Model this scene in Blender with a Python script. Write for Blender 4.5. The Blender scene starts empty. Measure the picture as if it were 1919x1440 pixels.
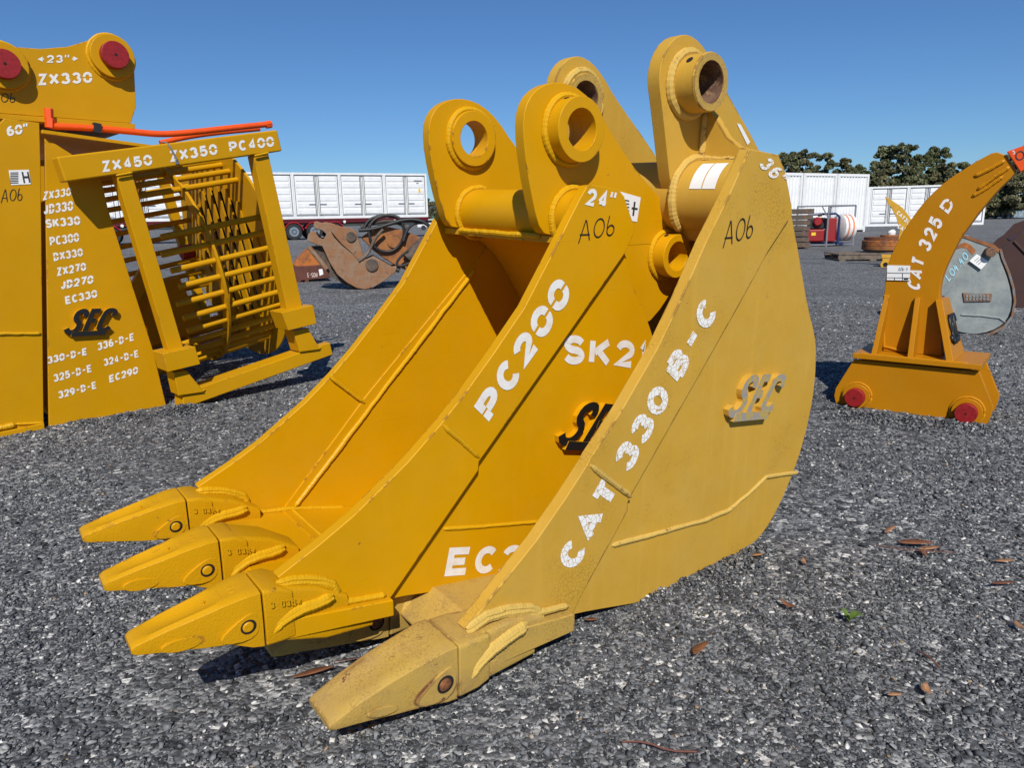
import bpy, bmesh, math, random
import numpy as np
from mathutils import Vector as V, Matrix
from mathutils.geometry import tessellate_polygon
random.seed(7); RNG = np.random.default_rng(7)
R = math.radians
SC = bpy.context.scene
COL = SC.collection

# ------------------------------------------------------------------ camera, sky, sun, exposure
F_PX, IW, IH, CAM_H = 1331.0, 1919.0, 1440.0, 0.90
ROLL = math.atan(0.0205)
PITCH = math.atan((720 - 415) * math.cos(ROLL) / F_PX)
_c, _s, _cp, _sp = math.cos(ROLL), math.sin(ROLL), math.cos(PITCH), math.sin(PITCH)
CF = V((0, _cp, -_sp)); _R0 = V((1, 0, 0)); _U0 = V((0, _sp, _cp))
CR = _c * _R0 - _s * _U0; CU = _s * _R0 + _c * _U0
CO = V((0, 0, CAM_H))
cam = bpy.data.cameras.new("Camera"); camo = bpy.data.objects.new("Camera", cam); COL.objects.link(camo)
cam.sensor_fit = 'HORIZONTAL'; cam.sensor_width = 36.0; cam.lens = F_PX * 36.0 / IW
cam.clip_start = 0.05; cam.clip_end = 6000
camo.matrix_world = Matrix(((CR.x, CU.x, -CF.x, CO.x), (CR.y, CU.y, -CF.y, CO.y), (CR.z, CU.z, -CF.z, CO.z), (0, 0, 0, 1)))
SC.camera = camo
SUN_AZ, SUN_EL = -3.0, 43.0           # azimuth the light travels to (from straight ahead, clockwise) and elevation
world = bpy.data.worlds.new("World"); SC.world = world; world.use_nodes = True
wn = world.node_tree.nodes; wl = world.node_tree.links
for n in list(wn): wn.remove(n)
wo = wn.new('ShaderNodeOutputWorld'); wb = wn.new('ShaderNodeBackground'); ws = wn.new('ShaderNodeTexSky')
ws.sky_type = 'NISHITA'; ws.sun_disc = False; ws.sun_elevation = R(SUN_EL); ws.sun_rotation = R(180 + SUN_AZ)
ws.altitude = 0; ws.air_density = 1.0; ws.dust_density = 0.0; ws.ozone_density = 4.0
wb.inputs['Strength'].default_value = 0.068
wt = wn.new('ShaderNodeMix'); wt.data_type = 'RGBA'; wt.blend_type = 'MULTIPLY'; wt.inputs[0].default_value = 1.0; wt.inputs[7].default_value = (.66, .96, 1.30, 1)
wl.new(ws.outputs[0], wt.inputs[6]); wl.new(wt.outputs[2], wb.inputs[0]); wl.new(wb.outputs[0], wo.inputs[0])
sun = bpy.data.lights.new("Sun", 'SUN'); suno = bpy.data.objects.new("Sun", sun); COL.objects.link(suno)
sun.energy = 5.0; sun.angle = R(0.53); sun.color = (1.0, 0.95, 0.87)
suno.rotation_euler = (R(90 - SUN_EL), 0, R(-SUN_AZ)); suno.location = (0, -10, 20)
SC.view_settings.view_transform = 'Standard'; SC.view_settings.look = 'None'
SC.view_settings.exposure = 0.0; SC.view_settings.gamma = 1.0
SC.cycles.max_bounces = 6; SC.cycles.diffuse_bounces = 4; SC.cycles.glossy_bounces = 3
SC.cycles.use_denoising = True

# ------------------------------------------------------------------ survey helpers: where things stand (pixel of the photo -> metres)
def ray(px, py): return CF + (px - 959.5) / F_PX * CR + (720 - py) / F_PX * CU
def gnd(px, py, z=0.0):
    d = ray(px, py); return CO + d * ((z - CAM_H) / d.z)
def at_depth(px, py, d): return CO + ray(px, py) * d
class Frame:
    """a thing's own axes: x along its face, y away from its face, z up"""
    def __init__(s, az, origin, roll=0.0, pitch=0.0, size=1.0):
        a, e, p = R(az), R(roll), R(pitch)
        if roll or not pitch:          # y axis azimuth = az, rising by roll
            s.w = V((math.sin(a) * math.cos(e), math.cos(a) * math.cos(e), math.sin(e)))
            s.t = V((math.cos(a), -math.sin(a), 0)); s.v = s.t.cross(s.w)
        else:                          # x axis rises by pitch
            s.w = V((math.sin(a), math.cos(a), 0)); b = a + math.pi / 2
            s.t = V((math.sin(b) * math.cos(p), math.cos(b) * math.cos(p), math.sin(p))); s.v = s.t.cross(s.w)
        s.o = V(origin); s.k = size
    def mat(s):
        t, w, v, o = s.t * s.k, s.w * s.k, s.v * s.k, s.o
        return Matrix(((t.x, w.x, v.x, o.x), (t.y, w.y, v.y, o.y), (t.z, w.z, v.z, o.z), (0, 0, 0, 1)))
    def L(s, px, py, y=0.0):
        d = ray(px, py); y = y * s.k; k = ((s.o + y * s.w) - CO).dot(s.w) / d.dot(s.w)
        q = CO + d * k - s.o
        return (q.dot(s.t) / s.k, q.dot(s.v) / s.k)
    def LL(s, pts, y=0.0): return [s.L(a, b, y) for a, b in pts]
    def P(s, x, y, z): return s.o + s.k * (x * s.t + y * s.w + z * s.v)

# ------------------------------------------------------------------ materials
def nodes(name):
    m = bpy.data.materials.new(name); m.use_nodes = True
    nt = m.node_tree; return m, nt, nt.nodes['Principled BSDF']
def NN(nt, typ, **kw):
    n = nt.nodes.new(typ)
    for k, v in kw.items():
        if hasattr(n, k): setattr(n, k, v)
    return n
def noise(nt, co, scale, detail=4, rough=.6):
    n = NN(nt, 'ShaderNodeTexNoise'); n.inputs['Scale'].default_value = scale
    n.inputs['Detail'].default_value = detail; n.inputs['Roughness'].default_value = rough
    nt.links.new(co, n.inputs['Vector']); return n.outputs['Fac']
def ramp(nt, fac, stops):
    r = NN(nt, 'ShaderNodeValToRGB'); e = r.color_ramp.elements
    while len(e) < len(stops): e.new(0.5)
    for i, (p, c) in enumerate(stops):
        e[i].position = p; e[i].color = c if len(c) == 4 else (*c, 1)
    nt.links.new(fac, r.inputs[0]); return r.outputs[0]
def mixc(nt, fac, a, b, mode='MIX'):
    n = NN(nt, 'ShaderNodeMix', data_type='RGBA', blend_type=mode)
    for s, val in ((0, fac), (6, a), (7, b)):
        if isinstance(val, (int, float)): n.inputs[s].default_value = val
        elif isinstance(val, tuple): n.inputs[s].default_value = (*val, 1) if len(val) == 3 else val
        else: nt.links.new(val, n.inputs[s])
    return n.outputs[2]
def math_(nt, op, a, b=0.0, clamp=False):
    n = NN(nt, 'ShaderNodeMath', operation=op, use_clamp=clamp)
    for i, v in enumerate((a, b)):
        if isinstance(v, (int, float)): n.inputs[i].default_value = v
        else: nt.links.new(v, n.inputs[i])
    return n.outputs[0]
def bump(nt, h, strength, dist, prev=None):
    b = NN(nt, 'ShaderNodeBump'); b.inputs['Strength'].default_value = strength; b.inputs['Distance'].default_value = dist
    nt.links.new(h, b.inputs['Height'])
    if prev is not None: nt.links.new(prev, b.inputs['Normal'])
    return b.outputs[0]
BW = (0, 0, 0); WH = (1, 1, 1)
def paint(name, col, rough=.42, speck=0.0, scratch=0.0, wear=.5, chips=.0, dirt=.0, dirtcol=(.46, .31, .06), cracks=0.0, rust=(.075, .028, .014), bumps=.12, streak=0.0):
    """sprayed enamel: faint tone variation, worn edges, chips to rust, dust, crazing"""
    m, nt, b = nodes(name); L = nt.links
    tc = NN(nt, 'ShaderNodeTexCoord').outputs['Object']
    n1 = noise(nt, tc, 3.0, 5); n2 = noise(nt, tc, 45, 6, .7); n3 = noise(nt, tc, 260, 3)
    c = mixc(nt, ramp(nt, n1, [(.3, BW), (.7, WH)]), tuple(x * .93 for x in col), tuple(min(1, x * 1.05) for x in col))
    if dirt:
        c = mixc(nt, math_(nt, 'MULTIPLY', ramp(nt, noise(nt, tc, 7, 8, .72), [(.42, BW), (.75, WH)]), dirt), c, dirtcol)
    if streak:
        mp = NN(nt, 'ShaderNodeMapping'); mp.inputs['Scale'].default_value = (26, 26, 1.6); L.new(tc, mp.inputs[0])
        sf = ramp(nt, noise(nt, mp.outputs[0], 1.0, 4), [(.55, BW), (.72, WH)])
        c = mixc(nt, math_(nt, 'MULTIPLY', sf, streak), c, tuple(min(1, x * 1.25 + .03) for x in col))
    if speck:
        sm = math_(nt, 'MULTIPLY', ramp(nt, noise(nt, tc, 240, 5, .75), [(.50, BW), (.62, WH)]), ramp(nt, noise(nt, tc, 11, 5, .7), [(.36, BW), (.60, WH)]))
        c = mixc(nt, math_(nt, 'MULTIPLY', sm, speck), c, (.17, .085, .035))
        c = mixc(nt, math_(nt, 'MULTIPLY', ramp(nt, noise(nt, tc, 19, 7, .75), [(.56, BW), (.66, WH)]), speck * .55), c, (.24, .15, .075))
    if scratch:
        mp = NN(nt, 'ShaderNodeMapping'); mp.inputs['Rotation'].default_value = (.2, .6, .1); mp.inputs['Scale'].default_value = (5, 5, 420); L.new(tc, mp.inputs[0])
        sc_ = math_(nt, 'MULTIPLY', ramp(nt, noise(nt, mp.outputs[0], 1.0, 2), [(.70, BW), (.73, WH)]), ramp(nt, noise(nt, tc, 4, 3), [(.52, BW), (.6, WH)]))
        c = mixc(nt, math_(nt, 'MULTIPLY', sc_, scratch), c, (.16, .08, .02))
    r = rough; b.inputs['Specular IOR Level'].default_value = .20
    if wear or chips:
        bv = NN(nt, 'ShaderNodeBevel', samples=4); bv.inputs['Radius'].default_value = .009
        ge = NN(nt, 'ShaderNodeNewGeometry'); dp = NN(nt, 'ShaderNodeVectorMath', operation='DOT_PRODUCT')
        L.new(bv.outputs[0], dp.inputs[0]); L.new(ge.outputs['True Normal'], dp.inputs[1])
        edge = ramp(nt, math_(nt, 'SUBTRACT', 1.0, dp.outputs['Value']), [(.015, BW), (.09, WH)])
        blot = ramp(nt, n2, [(.60 - .14 * wear, BW), (.63 - .14 * wear, WH)])
        big = ramp(nt, noise(nt, tc, 7.5, 3), [(.50, BW), (.56, WH)])
        mask = math_(nt, 'MULTIPLY', math_(nt, 'MULTIPLY', edge, blot), big)
        if chips:
            ch = ramp(nt, noise(nt, tc, 22, 7, .75), [(.70 - .07 * chips, BW), (.712 - .07 * chips, WH)])
            mask = math_(nt, 'MAXIMUM', mask, math_(nt, 'MULTIPLY', ch, big))
        c = mixc(nt, mask, c, mixc(nt, n3, rust, tuple(x * 2.2 for x in rust)))
        rv = math_(nt, 'ADD', rough - .09, math_(nt, 'MULTIPLY', noise(nt, tc, 8, 6, .7), .18))
        L.new(math_(nt, 'MAXIMUM', rv, math_(nt, 'MULTIPLY', mask, .85)), b.inputs['Roughness'])
    else: b.inputs['Roughness'].default_value = rough
    nb = bump(nt, n3, bumps, .0012); nb = bump(nt, noise(nt, tc, 16, 3), .10, .006, nb)
    if cracks:
        vo = NN(nt, 'ShaderNodeTexVoronoi', feature='DISTANCE_TO_EDGE'); vo.inputs['Scale'].default_value = 105
        wv = NN(nt, 'ShaderNodeVectorMath', operation='MULTIPLY_ADD'); nz = NN(nt, 'ShaderNodeTexNoise'); nz.inputs['Scale'].default_value = 30
        L.new(tc, nz.inputs['Vector']); L.new(nz.outputs['Color'], wv.inputs[0]); wv.inputs[1].default_value = (.009, .009, .009); L.new(tc, wv.inputs[2]); L.new(wv.outputs[0], vo.inputs['Vector'])
        cr = ramp(nt, vo.outputs['Distance'], [(.015, WH), (.06, BW)])
        crm = math_(nt, 'MULTIPLY', math_(nt, 'MULTIPLY', cr, ramp(nt, noise(nt, tc, 4, 4), [(.53, BW), (.66, WH)])), cracks)
        c = mixc(nt, crm, c, tuple(x * .55 for x in col)); nb = bump(nt, math_(nt, 'SUBTRACT', 1.0, crm), .4, .002, nb)
    L.new(c, b.inputs['Base Color']); L.new(nb, b.inputs['Normal'])
    return m
def plain(name, col, rough=.6, metallic=0.0, var=.12, scale=12, bstr=.1, bscale=120):
    m, nt, b = nodes(name); tc = NN(nt, 'ShaderNodeTexCoord').outputs['Object']
    n = noise(nt, tc, scale, 6, .65)
    nt.links.new(mixc(nt, ramp(nt, n, [(.3, BW), (.7, WH)]), tuple(x * (1 - var) for x in col), tuple(min(1, x * (1 + var)) for x in col)), b.inputs['Base Color'])
    b.inputs['Roughness'].default_value = rough; b.inputs['Metallic'].default_value = metallic
    if bstr: nt.links.new(bump(nt, noise(nt, tc, bscale, 4), bstr, .003), b.inputs['Normal'])
    return m
def two(name, a, bcol, scale=8, lo=.45, hi=.6, rough=.8, bstr=.3, c3=None, detail=8):
    m, nt, b = nodes(name); tc = NN(nt, 'ShaderNodeTexCoord').outputs['Object']
    n = noise(nt, tc, scale, detail, .7); c = mixc(nt, ramp(nt, n, [(lo, BW), (hi, WH)]), a, bcol)
    if c3: c = mixc(nt, ramp(nt, noise(nt, tc, scale * 2.7, 6, .75), [(.55, BW), (.66, WH)]), c, c3)
    nt.links.new(c, b.inputs['Base Color']); b.inputs['Roughness'].default_value = rough
    nt.links.new(bump(nt, noise(nt, tc, scale * 9, 6), bstr, .006), b.inputs['Normal']); return m
def letterpaint(name, col=(.74, .74, .72), fade=.40, crack=0.0, under=(.5, .3, .02)):
    m, nt, b = nodes(name); tc = NN(nt, 'ShaderNodeTexCoord').outputs['Object']; L = nt.links
    f = math_(nt, 'MULTIPLY', ramp(nt, noise(nt, tc, 40, 5, .7), [(.45, BW), (.8, WH)]), fade)
    if crack:
        vo = NN(nt, 'ShaderNodeTexVoronoi', feature='DISTANCE_TO_EDGE'); vo.inputs['Scale'].default_value = 78; L.new(tc, vo.inputs['Vector'])
        f = math_(nt, 'MAXIMUM', f, math_(nt, 'MULTIPLY', ramp(nt, vo.outputs['Distance'], [(.02, WH), (.055, BW)]), crack))
    L.new(mixc(nt, f, col, under), b.inputs['Base Color']); b.inputs['Roughness'].default_value = .55; return m

YEL = (.575, .283, .0006); PALE = (.525, .302, .036)
M = {}
M['yel'] = paint('yellow_enamel', YEL, rough=.40, wear=.6, chips=.12, dirt=.10, scratch=.4, streak=.06)
M['yelin'] = M['yel']
M['weld'] = paint('painted_weld', (.58, .315, .006), rough=.36, wear=0, bumps=.3)
M['cast'] = paint('painted_casting', (.56, .28, .003), rough=.38, wear=.6, chips=.35, bumps=.8)
M['pale'] = paint('faded_yellow_enamel', PALE, rough=.55, scratch=.35, speck=.10, wear=1.1, chips=.5, dirt=.25, dirtcol=(.56, .40, .13), cracks=.6, streak=.22)
M['paleweld'] = paint('faded_weld', (.54, .36, .085), rough=.55, wear=.3, chips=.35, bumps=.35)
M['palecast'] = paint('faded_casting', (.48, .31, .065), rough=.6, speck=.65, wear=1.2, chips=1.0, dirt=.55, dirtcol=(.30, .20, .11), bumps=.6)
M['ora'] = paint('amber_enamel', (.44, .175, .002), scratch=.4, dirt=.08, rough=.42, wear=.5, chips=.05)
M['oraweld'] = paint('amber_weld', (.50, .21, .005), rough=.36, wear=0, bumps=.3)
M['syel'] = paint('screen_bucket_enamel', (.52, .258, .001), scratch=.3, rough=.42, wear=.5, dirt=.08)
M['red'] = plain('red_paint', (.26, .008, .010), .5, var=.3, scale=60)
M['orange'] = plain('orange_paint', (.78, .085, .006), .4)
M['white'] = letterpaint('white_stencil_paint')
M['whitefade'] = letterpaint('white_stencil_paint_worn', (.74, .72, .68), .55)
M['whitecrack'] = letterpaint('white_stencil_paint_crazed', (.82, .82, .80), .15, crack=.95, under=(.45, .28, .06))
M['whiteora'] = letterpaint('white_brush_paint', (.78, .74, .70), .35, under=(.5, .3, .15))
M['black'] = plain('black_paint', (.008, .008, .008), .5)
M['pen'] = plain('black_marker', (.012, .011, .010), .5, bstr=0)
M['rustpin'] = two('rusty_pin', (.10, .035, .015), (.30, .11, .03), 60)
M['rustbare'] = two('bare_rusted_steel', (.16, .09, .055), (.09, .035, .018), 14, c3=(.30, .19, .10))
M['emblemgrey'] = two('worn_emblem', (.28, .26, .24), (.42, .30, .07), 60, .45, .55)
M['paper'] = plain('paper_label', (.78, .78, .76), .5, var=.04, bstr=0)
M['ink'] = plain('printed_ink', (.03, .03, .03), .6, bstr=0)
M['hole'] = plain('hole_shade_black', (.006, .005, .004), .9, bstr=0)  # near-black colour standing in for the shade inside holes
M['rubber'] = plain('black_rubber', (.016, .016, .017), .55, bstr=.2)
M['steelgrey'] = plain('galvanised_grey', (.20, .21, .23), .5, .3)
M['chrome'] = plain('bright_steel', (.55, .55, .55), .28, .9)
M['contwhite'] = plain('white_container_paint', (.72, .73, .73), .45, var=.08, scale=2.2, bstr=.03)
M['contrust'] = two('white_paint_with_rust', (.74, .75, .75), (.45, .30, .18), 6, .62, .72)
M['contseal'] = plain('grey_door_seal', (.16, .17, .18), .7)
M['contblue'] = two('faded_blue_container_paint', (.10, .17, .26), (.33, .40, .42), 1.2, .4, .65)
M['trailer'] = plain('dark_red_trailer_paint', (.10, .006, .010), .4)
M['guard'] = plain('bright_red_mudguard', (.55, .012, .030), .4)
M['crush'] = two('rusty_muddy_steel', (.25, .115, .05), (.24, .165, .11), 6, .40, .62, .9, .9, c3=(.12, .062, .034))
M['crushdark'] = two('worn_dark_steel', (.055, .04, .032), (.12, .085, .06), 8)
M['crushrust'] = two('orange_rust', (.30, .115, .03), (.17, .065, .025), 5)
M['binbrown'] = two('brown_rusty_paint', (.11, .035, .022), (.07, .022, .016), 5)
M['binorange'] = two('orange_rusty_plate', (.42, .13, .02), (.14, .06, .03), 5)
M['greybuck'] = two('weathered_grey_steel', (.155, .185, .195), (.27, .29, .275), 7, .35, .6, .75, .25)
M['greyrust'] = two('grey_steel_gone_rusty', (.17, .19, .19), (.20, .10, .055), 22, .42, .56, .85, .4)
M['brownbuck'] = plain('dull_brown_primer', (.050, .019, .015), .7, var=.18, scale=5)
M['chalk'] = plain('pale_blue_marker', (.33, .62, .72), .7, bstr=0)
M['chalkw'] = plain('white_chalk', (.65, .55, .5), .8, bstr=0)
M['timber'] = two('weathered_timber', (.16, .125, .095), (.095, .07, .05), 9)
M['timberdark'] = two('dark_old_sleeper', (.075, .058, .046), (.12, .085, .06), 7)
M['bluef'] = plain('navy_frame_paint', (.012, .022, .10), .45)
M['tank'] = plain('white_plastic_tank', (.72, .72, .70), .4, bstr=0)
M['decal'] = plain('orange_decal', (.70, .22, .10), .5, bstr=0)
M['yellowdecal'] = plain('yellow_decal', (.75, .52, .02), .5, bstr=0)
M['toolyel'] = plain('plant_yellow', (.55, .30, .02), .5)
M['teal'] = plain('teal_paint', (.02, .22, .22), .5)
M['carwhite'] = plain('white_car_paint', (.7, .7, .7), .3, bstr=0)
M['glass'] = plain('dark_window_glass', (.02, .025, .03), .1, bstr=0)
M['leafbrown'] = two('dry_leaf', (.22, .085, .035), (.15, .06, .03), 60, rough=.6, bstr=.1)
M['leaftan'] = two('pale_dry_leaf', (.36, .19, .09), (.25, .12, .06), 60, rough=.6, bstr=.1)
M['weed'] = plain('green_weed', (.085, .15, .022), .6)
M['twig'] = plain('dry_twig', (.13, .05, .035), .8)
M['bark'] = two('grey_bark', (.14, .115, .09), (.07, .055, .045), 6)

# ------------------------------------------------------------------ mesh builder
class MB:
    def __init__(s): s.v = []; s.f = []; s.m = []; s.mi = 0; s.beads = []
    def add(s, vs, fs):
        k = len(s.v); s.v += [tuple(p) for p in vs]; s.f += [tuple(i + k for i in f) for f in fs]; s.m += [s.mi] * len(fs); return s
    def mat(s, i): s.mi = i; return s
    def prism(s, pts, y0, y1, holes=(), axis='y', o=(0, 0, 0)):
        """outline in the x-z plane (or as axis says) swept from y0 to y1, with holes"""
        def mk(p, y):
            if axis == 'y': q = (p[0], y, p[1])
            elif axis == 'x': q = (y, p[0], p[1])
            else: q = (p[0], p[1], y)
            return (q[0] + o[0], q[1] + o[1], q[2] + o[2])
        loops = [list(pts)] + [list(h) for h in holes]
        flat = [p for l in loops for p in l]; n = len(flat)
        vs = [mk(p, y0) for p in flat] + [mk(p, y1) for p in flat]
        tris = tessellate_polygon([[V((p[0], p[1], 0)) for p in l] for l in loops]) if holes else None
        fs = []
        if tris is None: fs += [tuple(range(n)), tuple(range(2 * n - 1, n - 1, -1))]
        else: fs += [tuple(t) for t in tris] + [tuple(i + n for i in reversed(t)) for t in tris]
        k = 0
        for l in loops:
            for i in range(len(l)):
                a, b = k + i, k + (i + 1) % len(l); fs.append((b, a, a + n, b + n))
            k += len(l)
        return s.add(vs, fs)
    def box(s, x0, x1, y0, y1, z0, z1): return s.prism([(x0, z0), (x1, z0), (x1, z1), (x0, z1)], y0, y1)
    def strip(s, prof, th, y0, y1):
        """open profile in x-z given a plate thickness and swept along y"""
        n = len(prof); off = []
        for i in range(n):
            a = V(prof[max(i - 1, 0)]); b = V(prof[min(i + 1, n - 1)]); d = (b - a).normalized(); off.append((prof[i][0] - d.y * th, prof[i][1] + d.x * th))
        return s.prism(list(prof) + off[::-1], y0, y1)
    def tube(s, path, r, n=12, cap=True, up=None):
        path = [V(p) for p in path]; m = len(path); rs = r if isinstance(r, (list, tuple)) else [r] * m
        vs = []; prev = None
        for i in range(m):
            d = (path[min(i + 1, m - 1)] - path[max(i - 1, 0)]).normalized()
            if prev is None: a = d.orthogonal().normalized()
            else: a = (prev - d * prev.dot(d)).normalized()
            prev = a; b = d.cross(a)
            for k in range(n):
                th = 2 * math.pi * k / n; vs.append(path[i] + rs[i] * (math.cos(th) * a + math.sin(th) * b))
        fs = [(i * n + k, i * n + (k + 1) % n, (i + 1) * n + (k + 1) % n, (i + 1) * n + k) for i in range(m - 1) for k in range(n)]
        if cap: fs += [tuple(range(n - 1, -1, -1)), tuple(range((m - 1) * n, m * n))]
        return s.add(vs, fs)
    def ring(s, c, ax, ro, ri, h, n=48):
        """hollow boss: axis ax from c, length h"""
        c = V(c); ax = V(ax).normalized(); a = ax.orthogonal().normalized(); b = ax.cross(a); vs = []
        for (r, z) in ((ro, 0), (ro, h), (ri, h), (ri, 0)):
            for k in range(n):
                th = 2 * math.pi * k / n; vs.append(c + ax * z + r * (math.cos(th) * a + math.sin(th) * b))
        fs = [(j * n + k, j * n + (k + 1) % n, ((j + 1) % 4) * n + (k + 1) % n, ((j + 1) % 4) * n + k) for j in range(4) for k in range(n)]
        return s.add(vs, fs)
    def cyl(s, p0, p1, r, n=24): return s.tube([p0, p1], r, n)
    def weld(s, path, r, step=.0018, flat=.75, seed=0):
        """rippled weld bead laid along a path"""
        r *= .80; path = [V(p) for p in path]; pts = []
        for a, b in zip(path[:-1], path[1:]):
            k = max(1, int((b - a).length / step))
            pts += [a.lerp(b, i / k) for i in range(k)]
        pts.append(path[-1]); rg = random.Random(seed); rs = []; lowf = 0
        ph = 0
        for i, p in enumerate(pts):
            lowf = .97 * lowf + rg.uniform(-.025, .025); ph += 1.9 + rg.uniform(-.4, .4)
            rs.append(r * (1 + .05 * math.sin(ph) + lowf))
        m = len(rs)
        for k in range(min(5, m // 3)): f_ = .45 + .11 * k; rs[k] *= f_; rs[-1 - k] *= f_
        wx = wz = 0.0; out = []
        for p in pts:
            wx = .95 * wx + rg.uniform(-.05, .05) * r; wz = .95 * wz + rg.uniform(-.05, .05) * r; out.append(p + V((wx, 0, wz)))
        pts = out
        s.beads.append((pts, rs)); return s
    def loft(s, secs, n=4):
        """secs: list of (x, y centre, half width, z bottom, z top, corner) rounded-rectangle sections along x"""
        vs = []; fs = []; cnt = None
        for (x, yc, hw, z0, z1, cr) in secs:
            ring = []; cr = min(cr, hw * .95, (z1 - z0) / 2 * .95)
            for (cy, cz, a0) in ((yc + hw - cr, z1 - cr, 0), (yc - hw + cr, z1 - cr, 90), (yc - hw + cr, z0 + cr, 180), (yc + hw - cr, z0 + cr, 270)):
                for k in range(n):
                    a = R(a0 + 90 * k / (n - 1)); ring.append((x, cy + cr * math.cos(a), cz + cr * math.sin(a)))
            cnt = len(ring); vs += ring
        m = len(secs)
        fs = [(i * cnt + k, i * cnt + (k + 1) % cnt, (i + 1) * cnt + (k + 1) % cnt, (i + 1) * cnt + k) for i in range(m - 1) for k in range(cnt)]
        fs += [tuple(range(cnt - 1, -1, -1)), tuple(range((m - 1) * cnt, m * cnt))]
        return s.add(vs, fs)
    def mesh(s, name, mats, angle=38):
        me = bpy.data.meshes.new(name); me.from_pydata(s.v, [], s.f)
        for mt in mats: me.materials.append(mt)
        if len(mats) > 1: me.polygons.foreach_set('material_index', s.m)
        bm = bmesh.new(); bm.from_mesh(me); bmesh.ops.recalc_face_normals(bm, faces=bm.faces); bm.to_mesh(me); bm.free()
        me.polygons.foreach_set('use_smooth', [True] * len(me.polygons)); me.set_sharp_from_angle(angle=R(angle)); me.update()
        return me
def tag(o, label=None, cat=None, group=None, kind=None):
    if label: o['label'] = label
    if cat: o['category'] = cat
    if group: o['group'] = group
    if kind: o['kind'] = kind
    return o
def thing(name, label, cat, fr=None, loc=None, rz=0.0, group=None):
    o = bpy.data.objects.new(name, None); COL.objects.link(o); o.empty_display_size = .1
    if fr is not None: o.matrix_world = fr.mat()
    else: o.matrix_world = Matrix.Translation(loc) @ Matrix.Rotation(rz, 4, 'Z')
    return tag(o, label, cat, group)
def part(name, mb, mats, parent=None, bevel=0.0, angle=38, label=None, seg=2):
    if not isinstance(mats, (list, tuple)): mats = [mats]
    if mb.beads:                                       # every weld bead is a part of its own
        for pts, rs in mb.beads: o = part(name, MB().tube(pts, rs, 8), mats, parent)
        return o
    o = bpy.data.objects.new(name, mb.mesh(name, mats, angle)); COL.objects.link(o)
    if parent is not None: o.parent = parent
    if bevel:
        md = o.modifiers.new('bevel', 'BEVEL'); md.width = bevel; md.segments = seg; md.limit_method = 'ANGLE'; md.angle_limit = R(40); md.harden_normals = True
    if label: o['label'] = label
    return o
def copy_tree(o, parent=None):
    c = o.copy(); COL.objects.link(c)
    if parent is not None: c.parent = parent
    for ch in list(o.children): copy_tree(ch, c)
    return c
def circ(cx, cz, r, n=40, a0=0, a1=360):
    full = abs(a1 - a0) >= 360; k = n if full else n - 1
    return [(cx + r * math.cos(R(a0 + (a1 - a0) * i / k)), cz + r * math.sin(R(a0 + (a1 - a0) * i / k))) for i in range(n)]
def smooth(pts, it=2, closed=False):
    for _ in range(it):
        q = []; n = len(pts)
        for i in range(n if closed else n - 1):
            a, b = pts[i], pts[(i + 1) % n]
            q.append(tuple(.75 * x + .25 * y for x, y in zip(a, b))); q.append(tuple(.25 * x + .75 * y for x, y in zip(a, b)))
        pts = q if closed else [pts[0]] + q[1:-1] + [pts[-1]]
    return pts

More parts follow.
